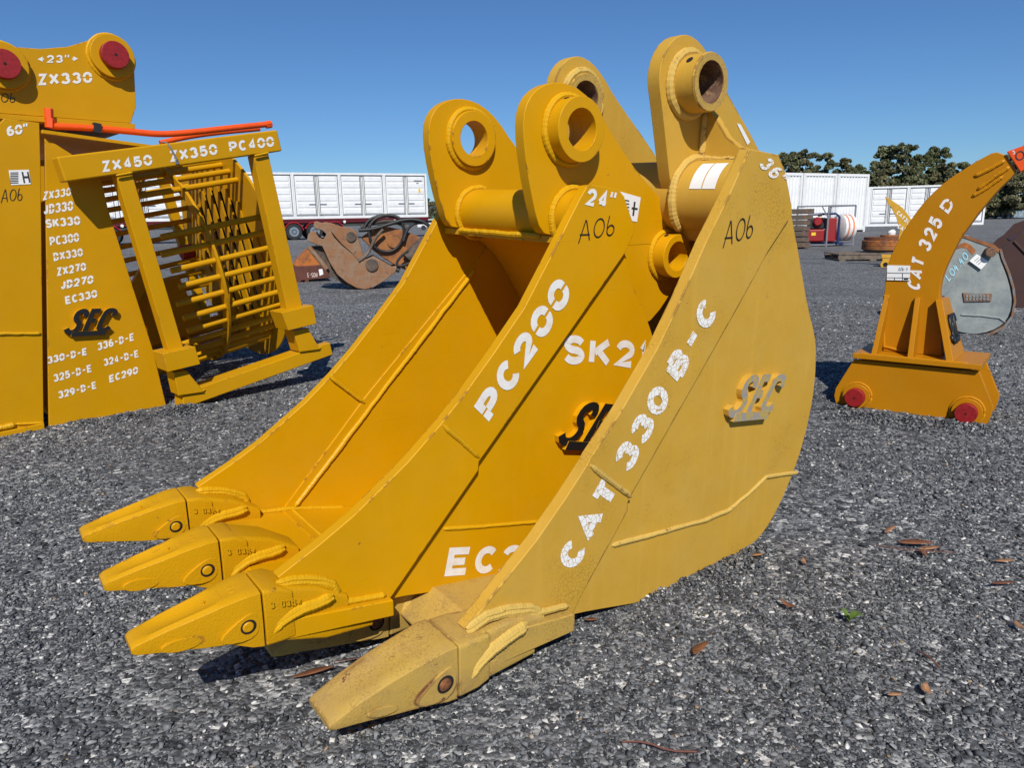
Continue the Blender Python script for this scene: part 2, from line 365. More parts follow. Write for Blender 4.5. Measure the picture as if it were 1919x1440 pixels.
# ------------------------------------------------------------------ lettering: stroke glyphs in a unit box
def arc(cx, cy, rx, ry, a0, a1, n=11): return [(cx + rx * math.cos(R(a0 + (a1 - a0) * i / (n - 1))), cy + ry * math.sin(R(a0 + (a1 - a0) * i / (n - 1)))) for i in range(n)]
G = {
 '0': [[(0, .57)] + arc(.5, .62, .5, .38, 180, 0) + [(1, .57)], [(0, .43)] + arc(.5, .38, .5, .38, 180, 360) + [(1, .43)]],
 'O': [arc(.5, .5, .5, .5, 90, 450, 21)],
 '1': [[(.25, .78), (.62, 1), (.62, 0)]],
 '2': [arc(.5, .68, .48, .32, 170, -35) + [(.05, 0), (1, 0)]],
 '3': [arc(.47, .75, .42, .25, 165, -75) , arc(.47, .26, .5, .26, 75, -165)],
 '4': [[(.74, 0), (.74, 1), (.02, .30)], [(.02, .24), (.62, .24)], [(.86, .24), (1, .24)]],
 '5': [[(.95, 1), (.16, 1), (.10, .55)] + arc(.46, .32, .5, .32, 115, -160)],
 '6': [arc(.52, .30, .48, .30, 90, 450, 17), arc(.62, .42, .62, .58, 172, 72)],
 '7': [[(0, 1), (1, 1), (.35, 0)]],
 '8': [arc(.5, .76, .42, .24, -60, 240, 13), arc(.5, .26, .5, .26, 60, -240, 15)],
 '9': [arc(.48, .68, .48, .32, 0, 360, 17), arc(.34, .52, .62, .52, 10, -100)],
 'A': [[(0, 0), (.5, 1), (1, 0)], [(.24, .30), (.76, .30)]],
 'B': [[(0, 0), (0, 1)], [(.12, 1), (.6, 1)] + arc(.6, .77, .36, .23, 90, -90, 7) + [(.15, .54)], [(.6, .48)] + arc(.6, .24, .4, .24, 90, -90, 7) + [(.12, 0)]],
 'C': [arc(.52, .5, .5, .5, 42, 318, 17)],
 'D': [[(0, .44), (0, 0), (.45, 0)] + arc(.45, .5, .52, .5, -90, -12, 7), arc(.45, .5, .52, .5, 12, 90, 7) + [(0, 1), (0, .58)]],
 'E': [[(1, 1), (0, 1), (0, 0), (1, 0)], [(.12, .5), (.85, .5)]],
 'H': [[(0, 0), (0, 1)], [(1, 0), (1, 1)], [(0.1, .5), (.9, .5)]],
 'I': [[(.5, 0), (.5, 1)]],
 'J': [[(.85, 1), (.85, .34)] + arc(.45, .32, .42, .32, 0, -175, 9)],
 'K': [[(0, 0), (0, 1)], [(.95, 1), (.16, .46)], [(.34, .58), (1, 0)]],
 'L': [[(0, 1), (0, 0), (1, 0)]],
 'P': [[(0, 0), (0, .46)], [(0, .56), (0, 1), (.6, 1)] + arc(.6, .72, .38, .28, 90, -90, 8) + [(.2, .44)]],
 'S': [arc(.5, .75, .46, .25, 20, 250, 13) + arc(.5, .25, .48, .25, 75, -160, 13)],
 'T': [[(0, 1), (1, 1)], [(.5, .9), (.5, 0)]],
 'X': [[(0, 0), (1, 1)], [(0, 1), (.44, .56)], [(.56, .44), (1, 0)]],
 'Z': [[(0, 1), (.95, 1), (.05, 0), (1, 0)]],
 '-': [[(.1, .5), (.9, .5)]], '.': [[(.4, 0), (.6, 0)]], '"': [[(.25, 1), (.2, .68)], [(.75, 1), (.7, .68)]],
 '<': [[(1, .5), (.35, .5)]], '>': [[(0, .5), (.65, .5)]], ' ': [],
}
HAND = {
 'A': [[(-.05, -.15), (.38, 1.02), (.46, .98), (.88, -.08)], [(-.02, .30), (.86, .22)]],
 '0': [arc(.45, .34, .42, .34, 70, 446, 17)],
 '6': [[(.22, 1.08), (.10, .62), (.10, .30)] + arc(.46, .27, .36, .28, 185, 530, 15)],
 '4': [[(.35, 1), (.1, .45), (.8, .5)], [(.6, .8), (.5, -.1)]], '-': [[(.1, .4), (.7, .42)]], 'L': [[(.1, 1), (.05, 0), (.7, .05)]], '.': [[(.2, .02), (.75, .06)]],
 'H': [[(.1, 0), (.15, 1)], [(.8, 0), (.8, 1)], [(.1, .5), (.85, .52)]], '5': [[(.8, 1), (.2, 1), (.2, .6)] + arc(.4, .32, .4, .32, 110, -140)],
}
WID = {'1': .55, 'I': .3, '-': .95, '.': .4, '"': .7, ' ': .30, '<': .5, '>': .5, 'J': .8, 'X': 1.05, 'Z': .95, 'A': 1.1, 'K': 1.05}
SOLID = {'0': 'O'}
def ribbon(mb, pts, hw, put):
    pts = [p for i, p in enumerate(pts) if i == 0 or (abs(p[0] - pts[i - 1][0]) + abs(p[1] - pts[i - 1][1])) > 1e-5]
    n = len(pts); Lf = []; Rt = []
    closed = n > 3 and abs(pts[0][0] - pts[-1][0]) + abs(pts[0][1] - pts[-1][1]) < 1e-4
    if closed: pts = pts[:-1]; n -= 1
    for i in range(n):
        p = V(pts[i])
        a = V(pts[i - 1]) if (i > 0 or closed) else None; b = V(pts[(i + 1) % n]) if (i < n - 1 or closed) else None
        d1 = (p - a).normalized() if a is not None else None; d2 = (b - p).normalized() if b is not None else None
        if d1 is None: d = d2; k = 1
        elif d2 is None: d = d1; k = 1
        else:
            d = d1 + d2
            d = d.normalized() if d.length > 1e-4 else d1
            k = min(1.8, 1 / max(.3, d.dot(d1)))
        nn = V((-d.y, d.x)) * hw * k; Lf.append(p + nn); Rt.append(p - nn)
    vs = [put(q) for q in Lf] + [put(q) for q in Rt]
    fs = [(i, (i + 1) % n, n + (i + 1) % n, n + i) for i in range(n if closed else n - 1)]
    mb.add(vs, fs)
def layout(text, weight, gap, table, aspect_w=.62):
    """strokes of a line of text in height units; returns strokes and total width"""
    x = 0; out = []
    for ch in text:
        w = aspect_w * WID.get(ch, 1.0)
        for st in table.get(ch, G.get(ch, [])):
            if ch == '"': out.append([(x + p[0] * w, p[1], 'q') for p in st]); continue
            out.append([(x + weight / 2 + p[0] * (w - weight), weight / 2 + p[1] * (1 - weight)) for p in st])
        if ch in '<>':
            sgn = 1 if ch == '>' else -1; ax = x + (w * .62 if sgn > 0 else w * .38)
            out.append([(ax, .5, 'tri', sgn)])
        x += w + gap
    return out, x - gap
def text_on(mb, text, ps, pe, pt, face, weight=.25, gap=.06, table=G, up=.0012, solid=False, aspect_w=.68, yaxis=-1):
    """ps, pe: ends of the baseline, pt: top of the first letter (plane coords); face(x, z, lift) -> point"""
    tb = dict(table)
    if solid:
        for k, v in SOLID.items(): tb[k] = G[v]
    st, tot = layout(text, weight, gap, tb, aspect_w)
    e1 = V(pe) - V(ps); e2 = V(pt) - V(ps); asp = e1.length / e2.length / tot
    for i, s in enumerate(st):
        lift = up + .00012 * (i % 4)
        def put(q, lift=lift):
            a = q[0] / (tot * asp); P = V(ps) + e1 * a + e2 * q[1]; return face(P.x, P.y, lift)
        if len(s[0]) == 4:
            ax, _, _, sg = s[0]; ax *= asp
            mb.add([put((ax, .82)), put((ax + sg * .42 * asp, .5)), put((ax, .18))], [(0, 1, 2)]); continue
        wt = min(weight, .17) if len(s[0]) == 3 else weight
        ribbon(mb, [(p[0] * asp, p[1]) for p in s], wt / 2 * min(1.0, max(.75, asp)), put)
def on_y(y): return lambda x, z, l: (x, y - l, z)
def letters(fr, parent, lines, y, mat, name='lettering', weight=.25, table=G, solid=False, gap=.06, label=None, aspect_w=.68, up=.0012):
    """lines: (text, baseline start px, baseline end px, top px)"""
    for text, a, b, c in lines:
        mb = MB(); text_on(mb, text, fr.L(*a, y), fr.L(*b, y), fr.L(*c, y), on_y(y), weight, gap, table, up, solid, aspect_w)
        o = part(name, mb, mat, parent, label=label)
    return o
EMB = [[(-.16, .24), (-.10, .09), (.02, .08), (.11, .20), (.15, .42), (.02, .62), (.04, .84), (.13, .94), (.23, .93), (.27, .80), (.25, .70)],
       [(.60, .93), (.42, .93), (.31, .08)], [(.40, .53), (.53, .53)],
       [(.97, .70), (1.0, .85), (.93, .93), (.81, .93), (.74, .82), (.64, .26), (.70, .12), (.85, .12), (.92, .24)],
       [(.0, .0), (.86, .0)]]
def emblem(fr, parent, bl, br, tl, y, mats, depth=.016, name='emblem', hw=.092):
    """raised cut-out letters S E C joined by a foot bar"""
    a, b, c = V(fr.L(*bl, y)), V(fr.L(*br, y)), V(fr.L(*tl, y)); e1, e2 = b - a, c - a
    mb = MB(); k = e1.length / e2.length
    for i, st in enumerate(EMB):
        st = [(p[0] * k, p[1]) for p in (smooth(st, 1) if len(st) > 3 else st)]
        d = depth + .0005 * i
        vsl = []
        tmp = MB(); ribbon(tmp, st, hw * (1.0 if i != 4 else 1.1), lambda q: (q[0], q[1], 0))
        n = len(tmp.v) // 2; loop = [tmp.v[j] for j in range(n)] + [tmp.v[n + j] for j in range(n - 1, -1, -1)]
        P = [a + e1 * (q[0] / k) + e2 * q[1] for q in loop]
        m = len(P); top = [(p.x, y - d, p.y) for p in P]; bot = [(p.x, y + .002, p.y) for p in P]
        kk = len(mb.v); mb.v += top + bot
        mb.f += [tuple(kk + x for x in (j, j + 1, 2 * n - 2 - j, 2 * n - 1 - j)) for j in range(n - 1)]; mb.m += [0] * (n - 1)
        mb.f += [(kk + j, kk + (j + 1) % m, kk + m + (j + 1) % m, kk + m + j) for j in range(m)]; mb.m += [1] * m
    o = part(name, mb, mats, parent, angle=30); return o

# ================================================================== ground
def gravel_material():
    m, nt, b = nodes('crushed_bluestone_gravel'); L = nt.links
    tc = NN(nt, 'ShaderNodeTexCoord').outputs['Object']
    def vor(scale, feat='F1'):
        v = NN(nt, 'ShaderNodeTexVoronoi', feature=feat); v.inputs['Scale'].default_value = scale
        nz = NN(nt, 'ShaderNodeTexNoise'); nz.inputs['Scale'].default_value = scale * .7; L.new(tc, nz.inputs['Vector'])
        wv = NN(nt, 'ShaderNodeVectorMath', operation='MULTIPLY_ADD'); L.new(nz.outputs['Color'], wv.inputs[0]); k = .16 / scale
        wv.inputs[1].default_value = (k, k, k); L.new(tc, wv.inputs[2]); L.new(wv.outputs[0], v.inputs['Vector']); return v
    stops = [(0, (.038, .040, .044)), (.35, (.098, .102, .108)), (.62, (.172, .177, .184)), (.86, (.255, .258, .26)), (.945, (.40, .40, .39)), (.985, (.60, .59, .56))]
    va, vb = vor(95), vor(48)
    sa = NN(nt, 'ShaderNodeSeparateColor'); L.new(va.outputs['Color'], sa.inputs[0])
    sb = NN(nt, 'ShaderNodeSeparateColor'); L.new(vb.outputs['Color'], sb.inputs[0])
    ca, cb = ramp(nt, sa.outputs[0], stops), ramp(nt, sb.outputs[0], stops)
    c = mixc(nt, ramp(nt, sb.outputs[1], [(.62, BW), (.64, WH)]), ca, cb)
    c = mixc(nt, math_(nt, 'MULTIPLY', ramp(nt, noise(nt, tc, .9, 6, .65), [(.48, BW), (.66, WH)]), .45), c, (.040, .040, .039))   # fine crushed dust patches
    c = mixc(nt, math_(nt, 'MULTIPLY', ramp(nt, noise(nt, tc, .12, 4, .6), [(.45, BW), (.7, WH)]), .30), c, (.145, .138, .125))     # paler dusty lanes
    L.new(c, b.inputs['Base Color']); b.inputs['Roughness'].default_value = .85; b.inputs['Specular IOR Level'].default_value = .2
    h = math_(nt, 'ADD', math_(nt, 'MULTIPLY', va.outputs['Distance'], -.6), math_(nt, 'MULTIPLY', sa.outputs[2], .5))
    nb = bump(nt, h, .9, .012); nb = bump(nt, noise(nt, tc, 5, 5), .25, .03, nb)
    L.new(nb, b.inputs['Normal']); return m
M['gravel'] = gravel_material()
g = MB(); g.add([(-2500, -60, 0), (2500, -60, 0), (2500, 4000, 0), (-2500, 4000, 0)], [(0, 1, 2, 3)])
tag(part('ground', g, M['gravel']), kind='structure')

HEAPS = []
for (hx, hy, hr, hh, hn) in ((340, 772, .13, .045, 900), (365, 768, .10, .03, 500), (1385, 1062, .07, .016, 500), (1340, 1085, .07, .016, 500), (1290, 1100, .06, .012, 400), (1235, 1118, .05, .008, 300), (1420, 1035, .05, .012, 300), (1600, 782, .10, .03, 700), (1650, 785, .12, .03, 800), (1710, 792, .12, .028, 800), (1770, 798, .12, .03, 800), (1830, 806, .10, .03, 700), (1570, 770, .08, .03, 400), (240, 782, .10, .02, 400), (160, 795, .10, .02, 400)):
    q_ = gnd(hx, hy); HEAPS.append((q_.x, q_.y, hr, hh, hn))
def stone_bed():
    """loose crushed stone over the near yard: one sheet of many stones"""
    tmpl = []
    for k in range(10):
        bm = bmesh.new()
        for i in range(9):
            d = V((RNG.normal(), RNG.normal(), RNG.normal())).normalized(); bm.verts.new((d.x, d.y * RNG.uniform(.6, .95), d.z * RNG.uniform(.35, .7)))
        bmesh.ops.convex_hull(bm, input=bm.verts); bmesh.ops.triangulate(bm, faces=bm.faces)
        lo = [v for v in bm.verts if not v.link_faces]; bmesh.ops.delete(bm, geom=lo, context='VERTS'); bm.verts.index_update()
        tmpl.append((np.array([v.co for v in bm.verts]), np.array([[v.index for v in f.verts] for f in bm.faces]))); bm.free()
    VS = []; FS = []; CS = []; base = 0
    zones = [(.80, 1.7, 20000, 1.0), (1.7, 2.6, 11000, 1.12), (2.6, 4.2, 4200, 1.3), (4.2, 7.5, 1000, 1.6)]
    for y0, y1, dens, sc in zones:
        hw1 = y1 * .78 + .15; n = int((y1 - y0) * (y0 * .78 + .15 + hw1) * dens)
        y = np.sqrt(RNG.uniform(y0 ** 2, y1 ** 2, n)); x = RNG.uniform(-1, 1, n) * (y * .78 + .15)
        # patches of finer dust with fewer stones
        pk = np.sin(x * 3.1 + 1.3 * np.sin(y * 2.2)) * np.cos(y * 2.7 + .8 * np.sin(x * 1.9)); keep = RNG.uniform(0, 1, n) > np.clip((pk - .35) * 1.6, 0, .75)
        x, y = x[keep], y[keep]; n = len(x); lift = np.zeros(n)
        for (hx_, hy_, hr, hh, hn) in HEAPS:
            if y0 <= hy_ < y1:
                a = RNG.uniform(0, 6.283, hn); r_ = hr * np.sqrt(RNG.uniform(0, 1, hn)); x = np.append(x, hx_ + r_ * np.cos(a)); y = np.append(y, hy_ + r_ * np.sin(a)); lift = np.append(lift, hh * np.clip(1 - (r_ / hr), 0, 1) * RNG.uniform(.2, 1, hn))
        n = len(x)
        s = np.clip(RNG.lognormal(math.log(.0037), .44, n), .002, .0125) * sc
        rz = RNG.uniform(0, 6.283, n); t1 = RNG.normal(0, .35, n); t2 = RNG.normal(0, .35, n); pick = RNG.integers(0, len(tmpl), n)
        tone = RNG.uniform(0, 1, n)
        for k, (tv, tf) in enumerate(tmpl):
            idx = np.where(pick == k)[0]; m = len(idx); nv = len(tv)
            c, sn = np.cos(rz[idx]), np.sin(rz[idx]); P = np.repeat(tv[None], m, 0) * s[idx][:, None, None]
            a = t1[idx][:, None]; P2 = P.copy(); P2[:, :, 1] = P[:, :, 1] * np.cos(a) - P[:, :, 2] * np.sin(a); P2[:, :, 2] = P[:, :, 1] * np.sin(a) + P[:, :, 2] * np.cos(a)
            a = t2[idx][:, None]; P = P2.copy(); P[:, :, 0] = P2[:, :, 0] * np.cos(a) - P2[:, :, 2] * np.sin(a); P[:, :, 2] = P2[:, :, 0] * np.sin(a) + P2[:, :, 2] * np.cos(a)
            Q = P.copy(); Q[:, :, 0] = P[:, :, 0] * c[:, None] - P[:, :, 1] * sn[:, None] + x[idx][:, None]
            Q[:, :, 1] = P[:, :, 0] * sn[:, None] + P[:, :, 1] * c[:, None] + y[idx][:, None]
            Q[:, :, 2] = P[:, :, 2] + (s[idx] * RNG.uniform(.05, .45, m) + lift[idx])[:, None]
            VS.append(Q.reshape(-1, 3)); FS.append((np.repeat(tf[None], m, 0) + (base + np.arange(m) * nv)[:, None, None]).reshape(-1, 3))
            CS.append(np.repeat(tone[idx], len(tf))); base += m * nv
    vs = np.concatenate(VS); fs = np.concatenate(FS); cs = np.concatenate(CS)
    me = bpy.data.meshes.new('gravel_stones'); me.vertices.add(len(vs)); me.vertices.foreach_set('co', vs.ravel())
    me.loops.add(len(fs) * 3); me.loops.foreach_set('vertex_index', fs.ravel().astype(np.int32))
    me.polygons.add(len(fs)); me.polygons.foreach_set('loop_start', np.arange(len(fs), dtype=np.int32) * 3); me.polygons.foreach_set('loop_total', np.full(len(fs), 3, dtype=np.int32))
    at = me.attributes.new('tone', 'FLOAT', 'FACE'); at.data.foreach_set('value', cs.astype(np.float32)); me.update(); me.validate()
    m, nt, b = nodes('crushed_stone'); an = NN(nt, 'ShaderNodeAttribute', attribute_name='tone')
    c = ramp(nt, an.outputs['Fac'], [(0, (.036, .039, .044)), (.35, (.098, .104, .113)), (.68, (.178, .186, .198)), (.90, (.28, .286, .29)), (.960, (.38, .38, .375)), (.972, (.70, .69, .66)), (.992, (.70, .69, .66)), (.996, (.33, .24, .15))])
    c.node.color_ramp.interpolation = 'LINEAR'
    tc = NN(nt, 'ShaderNodeTexCoord').outputs['Object']
    c = mixc(nt, ramp(nt, noise(nt, tc, 160, 4), [(.35, BW), (.7, WH)]), mixc(nt, .25, c, BW), c)
    nt.links.new(c, b.inputs['Base Color']); b.inputs['Roughness'].default_value = .7; b.inputs['Specular IOR Level'].default_value = .3
    me.materials.append(m); o = bpy.data.objects.new('gravel_stones', me); COL.objects.link(o)
    tag(o, 'loose blue-grey crushed stone covering the yard', 'gravel', kind='stuff')
stone_bed()

# ================================================================== the two nested digging buckets
WVEC = Frame(-38, (0, 0, 0), roll=2.8)
DN = gnd(240, 1215, .17)
OA = DN - .012 * WVEC.w; OA.z = 0
SA = .925; OA = CO + SA * (OA - CO)          # the smaller bucket rests up on the lip of the larger one
OB = DN - .29 * WVEC.w; OB.z = 0
FA = Frame(-38, OA, roll=2.8, size=SA); FB = Frame(-38, OB, roll=2.8)

def lerp_secs(secs, n):
    out = []
    for a, b in zip(secs[:-1], secs[1:]):
        out += [tuple(p + (q - p) * k / n for p, q in zip(a, b)) for k in range(n)]
    return out + [secs[-1]]
def tooth_set(root, y, secs, asecs, up, lo, mats, pin, number=None, cr=.008, lug=None, low=None, high=None, hy=None, dip=.007):
    """one ground-engaging tooth with its weld-on adapter, centred at y"""
    mcast, mpin, mtxt = mats
    tb = MB(); v = []; xs0, xs1 = secs[0][0], secs[-1][0]
    for x, hw, zb, zt in lerp_secs(secs, 4):
        u = (x - xs0) / (xs1 - xs0); d = dip * max(0.0, math.sin(math.pi * min(1, max(0, (u - .12) / .55)))) ; rise = .0025 * math.sin(math.pi * u)
        v += [(x, y + hw, zt - .003), (x, y + .72 * hw, zt + rise), (x, y + .42 * hw, zt - d * .8), (x, y, zt - d), (x, y - .42 * hw, zt - d * .8), (x, y - .72 * hw, zt + rise), (x, y - hw, zt - .003), (x, y - hw * 1.03, (zt + zb) / 2), (x, y - hw * .97, zb), (x, y + hw * .97, zb), (x, y + hw * 1.03, (zt + zb) / 2)]
    c = 11; m = len(v) // c
    f = [(i * c + k, i * c + (k + 1) % c, (i + 1) * c + (k + 1) % c, (i + 1) * c + k) for i in range(m - 1) for k in range(c)]
    f += [tuple(range(c - 1, -1, -1)), tuple(range((m - 1) * c, m * c))]; tb.add(v, f)
    px, pz, pr, phw = pin
    k = pr / .011
    for sg in (-1, 1):
        yy = y + sg * phw
        pad = smooth([(px - .070 * k, pz - .018 * k), (px + .020 * k, pz - .036 * k), (px + .024 * k, pz + .030 * k), (px - .012 * k, pz + .024 * k)], 2, True)
        tb.prism(pad, yy - .004 * k, yy + .004 * k)
    if lug:
        lx, lz, ra, rb, an = lug; e = [(lx + ra * math.cos(R(a)) * math.cos(an) - rb * math.sin(R(a)) * math.sin(an), lz + ra * math.cos(R(a)) * math.sin(an) + rb * math.sin(R(a)) * math.cos(an)) for a in range(0, 360, 15)]
        hwl = next(q[1] for q in lerp_secs(secs, 6) if q[0] >= lx); tb.prism(e, y - hwl * 1.03 - .0025, y - hwl * .5)
    # raised casting marks near the top of the socket
    zt = secs[-2][3]
    for (mx, my, lx, ly) in ((-.020, -.2, .011, .10), (-.020, .12, .011, .10), (-.044, 0, .003, .34), (-.050, -.1, .008, .05), (-.050, .08, .008, .05), (-.072, 0, .008, .03), (-.072, 0, .0025, .10)):
        x = secs[-2][0] + mx * k; sl = (secs[-2][3] - secs[-4][3]) / (secs[-2][0] - secs[-4][0]); zc = zt + sl * (x - secs[-2][0]); hw = secs[-2][1]
        tb.box(x - lx * k / 2, x + lx * k / 2, y + (my - ly) * hw, y + (my + ly) * hw, zc - .008, zc + .0015)
    t = part('tooth', tb, mcast, root, bevel=.0020, angle=50, seg=2)
    for sg in (-1,):
        yy = y + sg * (phw + .004 * k)
        h = MB(); h.ring((px, yy - sg * .004, pz), (0, sg, 0), pr * 1.42, pr * .2, .0045, 28); part('pin_recess_shade', h, M['hole'], t)  # black ring on the tooth side, its colour stands for recess shade
        q = MB(); q.tube([(px - .001, yy - sg * .004, pz + .001), (px - .001, yy + sg * .0025, pz + .001), (px - .001, yy + sg * .0042, pz + .001)], [pr, pr, pr * .8], 20); part('pin', q, mpin, t)
    ab = MB(); ab.loft([(x, y, hw, zb, zt, cr) for x, hw, zb, zt in asecs], 5)
    ab.loft([(x, y, hw, zb, zt, cr * 1.3) for x, hw, zb, zt in up], 5)
    ab.loft([(x, y, hw, zb, zt, cr) for x, hw, zb, zt in lo], 5)
    a = part('tooth_adapter', ab, mcast, root, bevel=.003, angle=50)
    wb = MB()
    for sg in (-1, 1):
        yy = y + sg * (up[0][1] - .001)
        for dz, rr in ((0, .0100), (-.0075, .0095)):          # two passes side by side
            wb.weld([(px_, yy + (sg * .004 if dz else 0), pz_ + dz) for px_, pz_ in low], rr * k, step=.0022, seed=int(y * 100) + sg + int(dz * 999))
    if hy is not None:
        for dz, rr in ((0, .0100), (.0080, .0095)):
            wb.weld([(px_, hy, pz_ + dz) for px_, pz_ in high], rr * k, step=.0022, seed=int(y * 50) + int(dz * 999))
    part('weld_bead', wb, mtxt, a)
    if number:
        nb = MB(); f = lambda x, z, l, yy=y - asecs[0][1]: (x, yy - l, z)
        x = asecs[0][0] + .010; z = (asecs[0][2] + asecs[0][3]) / 2 + .022
        text_on(nb, number, (x, z), (x + .060, z - .012), (x, z + .015), f, .17, .1, G, .0042)
        part('casting_number', nb, mtxt, a)
    return t

def build_A():
    fr = FA; W = .56; YM = .008
    root = thing('digging_bucket', 'bright yellow 24 inch toothed excavator bucket nested inside the larger faded bucket', 'excavator bucket', fr)
    cutpx = [(520, 1083), (597, 1023), (663, 967), (713, 918), (765, 866), (825, 797), (872, 737), (927, 660), (983, 577), (1035, 476), (1087, 372), (1101, 348)]
    edge = fr.LL(cutpx, -.01)
    top = fr.LL([(1112, 346), (1160, 355), (1170, 368), (1189, 425), (1187, 440), (1172, 474)], -.01)
    seam = fr.LL([(908, 852), (898, 866), (897, 882), (735, 1118)], -.01)
    cut = edge + top + seam + [(.50, .085), (.30, .16)]
    for nm, y0, y1 in (('side_cutter', -.010, .018), ('side_cutter', W - .018, W + .010)):
        part(nm, MB().prism(cut, y0, y1), M['yel'], root, bevel=.0025)
    wr = smooth([(.47, .092), (.62, .055), (.80, .025), (1.0, .018), (1.18, .045), (1.33, .13), (1.415, .27), (1.42, .42), (1.37, .56), (1.30, .68), (1.21, .80), (1.12, .855), (1.02, .862)], 2)
    seam_in = [(p[0] - .03, p[1] + .03) for p in seam]
    tp = fr.LL([(1172, 474)], 0)
    main = [(seam[0][0] - .02, seam[0][1] + .02), (seam[-1][0] - .03, seam[-1][1] + .02), (.47, .085)] + wr[1:-9] + [(1.232, .80), (1.20, .82)]
    for y0, y1 in ((YM, YM + .014), (W - YM - .014, W - YM)):
        part('side_plate', MB().prism(main, y0, y1), M['yel'], root, bevel=.002)
    part('shell', MB().strip(wr, .018, .0225, W - .0225), M['yel'], root, bevel=.002)
    lip = [(.272, .100), (.262, .118), (.280, .140), (.302, .138), (.505, .100), (.505, .060)]
    part('cutting_lip', MB().prism(lip, -.032, W + .032), M['yel'], root, bevel=.003)
    ear = smooth([(1.02, .862), (.985, .872), (.962, .930), (.938, 1.02), (.925, 1.10), (.930, 1.15), (.955, 1.185), (1.00, 1.208), (1.052, 1.212), (1.105, 1.20), (1.16, 1.165), (1.22, 1.10), (1.327, 1.008), (1.454, .926), (1.525, .880), (1.556, .825), (1.55, .770), (1.515, .715), (1.42, .62), (1.36, .60), (1.25, .76), (1.12, .850)], 1, True)
    c1, c2 = (1.064, 1.107), (1.445, .797)
    for (y0, y1, sg) in ((.06, .092, -1), (.465, .497, 1)):
        e = part('ear_plate', MB().prism(ear, y0, y1, [circ(*c1, .047)[::-1], circ(*c2, .040)[::-1]]), M['yel'], root, bevel=.003)
        for (cx, cz), ro, ri in ((c1, .074, .0465), (c2, .060, .0395)):
            if sg < 0: a, ln, rg = y0, .048, y0
            else: a, ln, rg = y0, .020, y0
            b = part('pin_boss', MB().ring((cx, a + .001, cz), (0, -1, 0), ro, ri, ln + .001).ring((cx, y1 - .001, cz), (0, 1, 0), ro, ri, .016), M['yel'], e, bevel=.002)
            pth = [(cx + (ro + .004) * math.cos(R(k * 9)), y0 - .004, cz + (ro + .004) * math.sin(R(k * 9))) for k in range(41)]
            part('weld_bead', MB().weld(pth, .010, step=.0026, seed=int(cx * 100)), M['weld'], e)
            if sg < 0:
                th = R(112); q = V((cx + ro * math.cos(th), a - ln * .45, cz + ro * math.sin(th))); n_ = V((math.cos(th), 0, math.sin(th)))
                part('grease_hole_shade', MB().cyl(q - n_ * .004, q + n_ * .0008, .0065, 16), M['hole'], b)  # solid black disc, the shade of the hole is only its colour
    tc = (1.085, .905); tr = .066
    part('cross_tube', MB().cyl((*[tc[0]], .012, tc[1]), (tc[0], W - .012, tc[1]), tr, 56), M['yel'], root)
    wbx = MB()
    for yy, a0, a1 in ((.058, 60, 290), (.463, 60, 290)):
        wbx.weld([(tc[0] + (tr + .004) * math.cos(R(a)), yy - .002, tc[1] + (tr + .004) * math.sin(R(a))) for a in range(a0, a1, 8)], .011, seed=int(yy * 90))
    wbx.weld([(1.02, .10, .858), (1.02, .46, .858)], .009)
    part('tube_weld', wbx, M['weld'], root)
    # inside welds: lip joint, seam on the far plate, cutter butt welds
    yi = W - .0235
    w2 = MB()
    w2.weld([(*fr.L(890, 505, yi)[:1], yi, fr.L(890, 505, yi)[1]), (fr.L(690, 770, yi)[0], yi, fr.L(690, 770, yi)[1]), (fr.L(553, 950, yi)[0], yi, fr.L(553, 950, yi)[1])], .0085, seed=5)
    w2.weld([(.30, yi, .142), (.505, yi, .105), (.66, yi, .065)], .008, seed=6)
    w2.weld([(.503, .02, .102), (.503, yi, .102)], .006, seed=8)
    fp = lambda a, b, y: (fr.L(a, b, y)[0], y, fr.L(a, b, y)[1])
    w2.weld([fp(618, 706, yi), fp(683, 755, yi)], .007, step=.003, seed=9)
    part('weld_bead', w2, M['weld'], root)
    w3 = MB()
    w3.weld([fp(830, 797, -.010), fp(898, 858, -.010)], .0075, step=.003, flat=.4, seed=10)
    w3.weld([fp(830, 992, YM), fp(920, 986, YM), fp(1010, 978, YM)], .006, seed=11)
    w3.weld([(.36, -.014, .135), (.495, -.014, .108)], .010, seed=12)
    part('weld_bead', w3, M['weld'], root)
    secs = [(0, .027, .174, .187), (.008, .029, .169, .192), (.06, .034, .157, .203), (.12, .040, .142, .213), (.16, .044, .134, .221), (.20, .049, .113, .227), (.222, .050, .107, .227)]
    asecs = [(.226, .050, .104, .226), (.258, .050, .102, .222), (.285, .047, .10, .205)]
    up = [(.262, .045, .13, .219), (.335, .041, .118, .192), (.405, .036, .105, .145)]
    lo = [(.262, .045, .098, .15), (.35, .040, .064, .12), (.46, .034, .046, .085)]
    lowp = fr.LL([(514, 1181), (530, 1163), (550, 1149), (575, 1137), (600, 1129), (626, 1117)], -.036)
    higp = fr.LL([(518, 1100), (545, 1093), (575, 1091), (605, 1094), (625, 1100), (632, 1112), (633, 1122)], -.014)
    for n, yc in enumerate((.014, .014 + .262, .014 + .524)):
        tooth_set(root, yc, secs, asecs, up, lo, (M['cast'], M['cast'], M['weld']), (.194, .163, .0105, .0475), number='3G8354', low=lowp, high=higp, hy=(-.013, None, W - .021)[n],
                  lug=((.080, .166, .036, .0125, -.12), (.066, .168, .034, .013, -.15), None)[n])
    letters(fr, root, [('24"', (1095, 385), (1151, 393), (1101, 352))], -.010, M['white'], weight=.24)
    letters(fr, root, [('PC200', (919, 797), (1074, 549), (886, 764))], -.010, M['white'], weight=.28, gap=.05, aspect_w=.78)
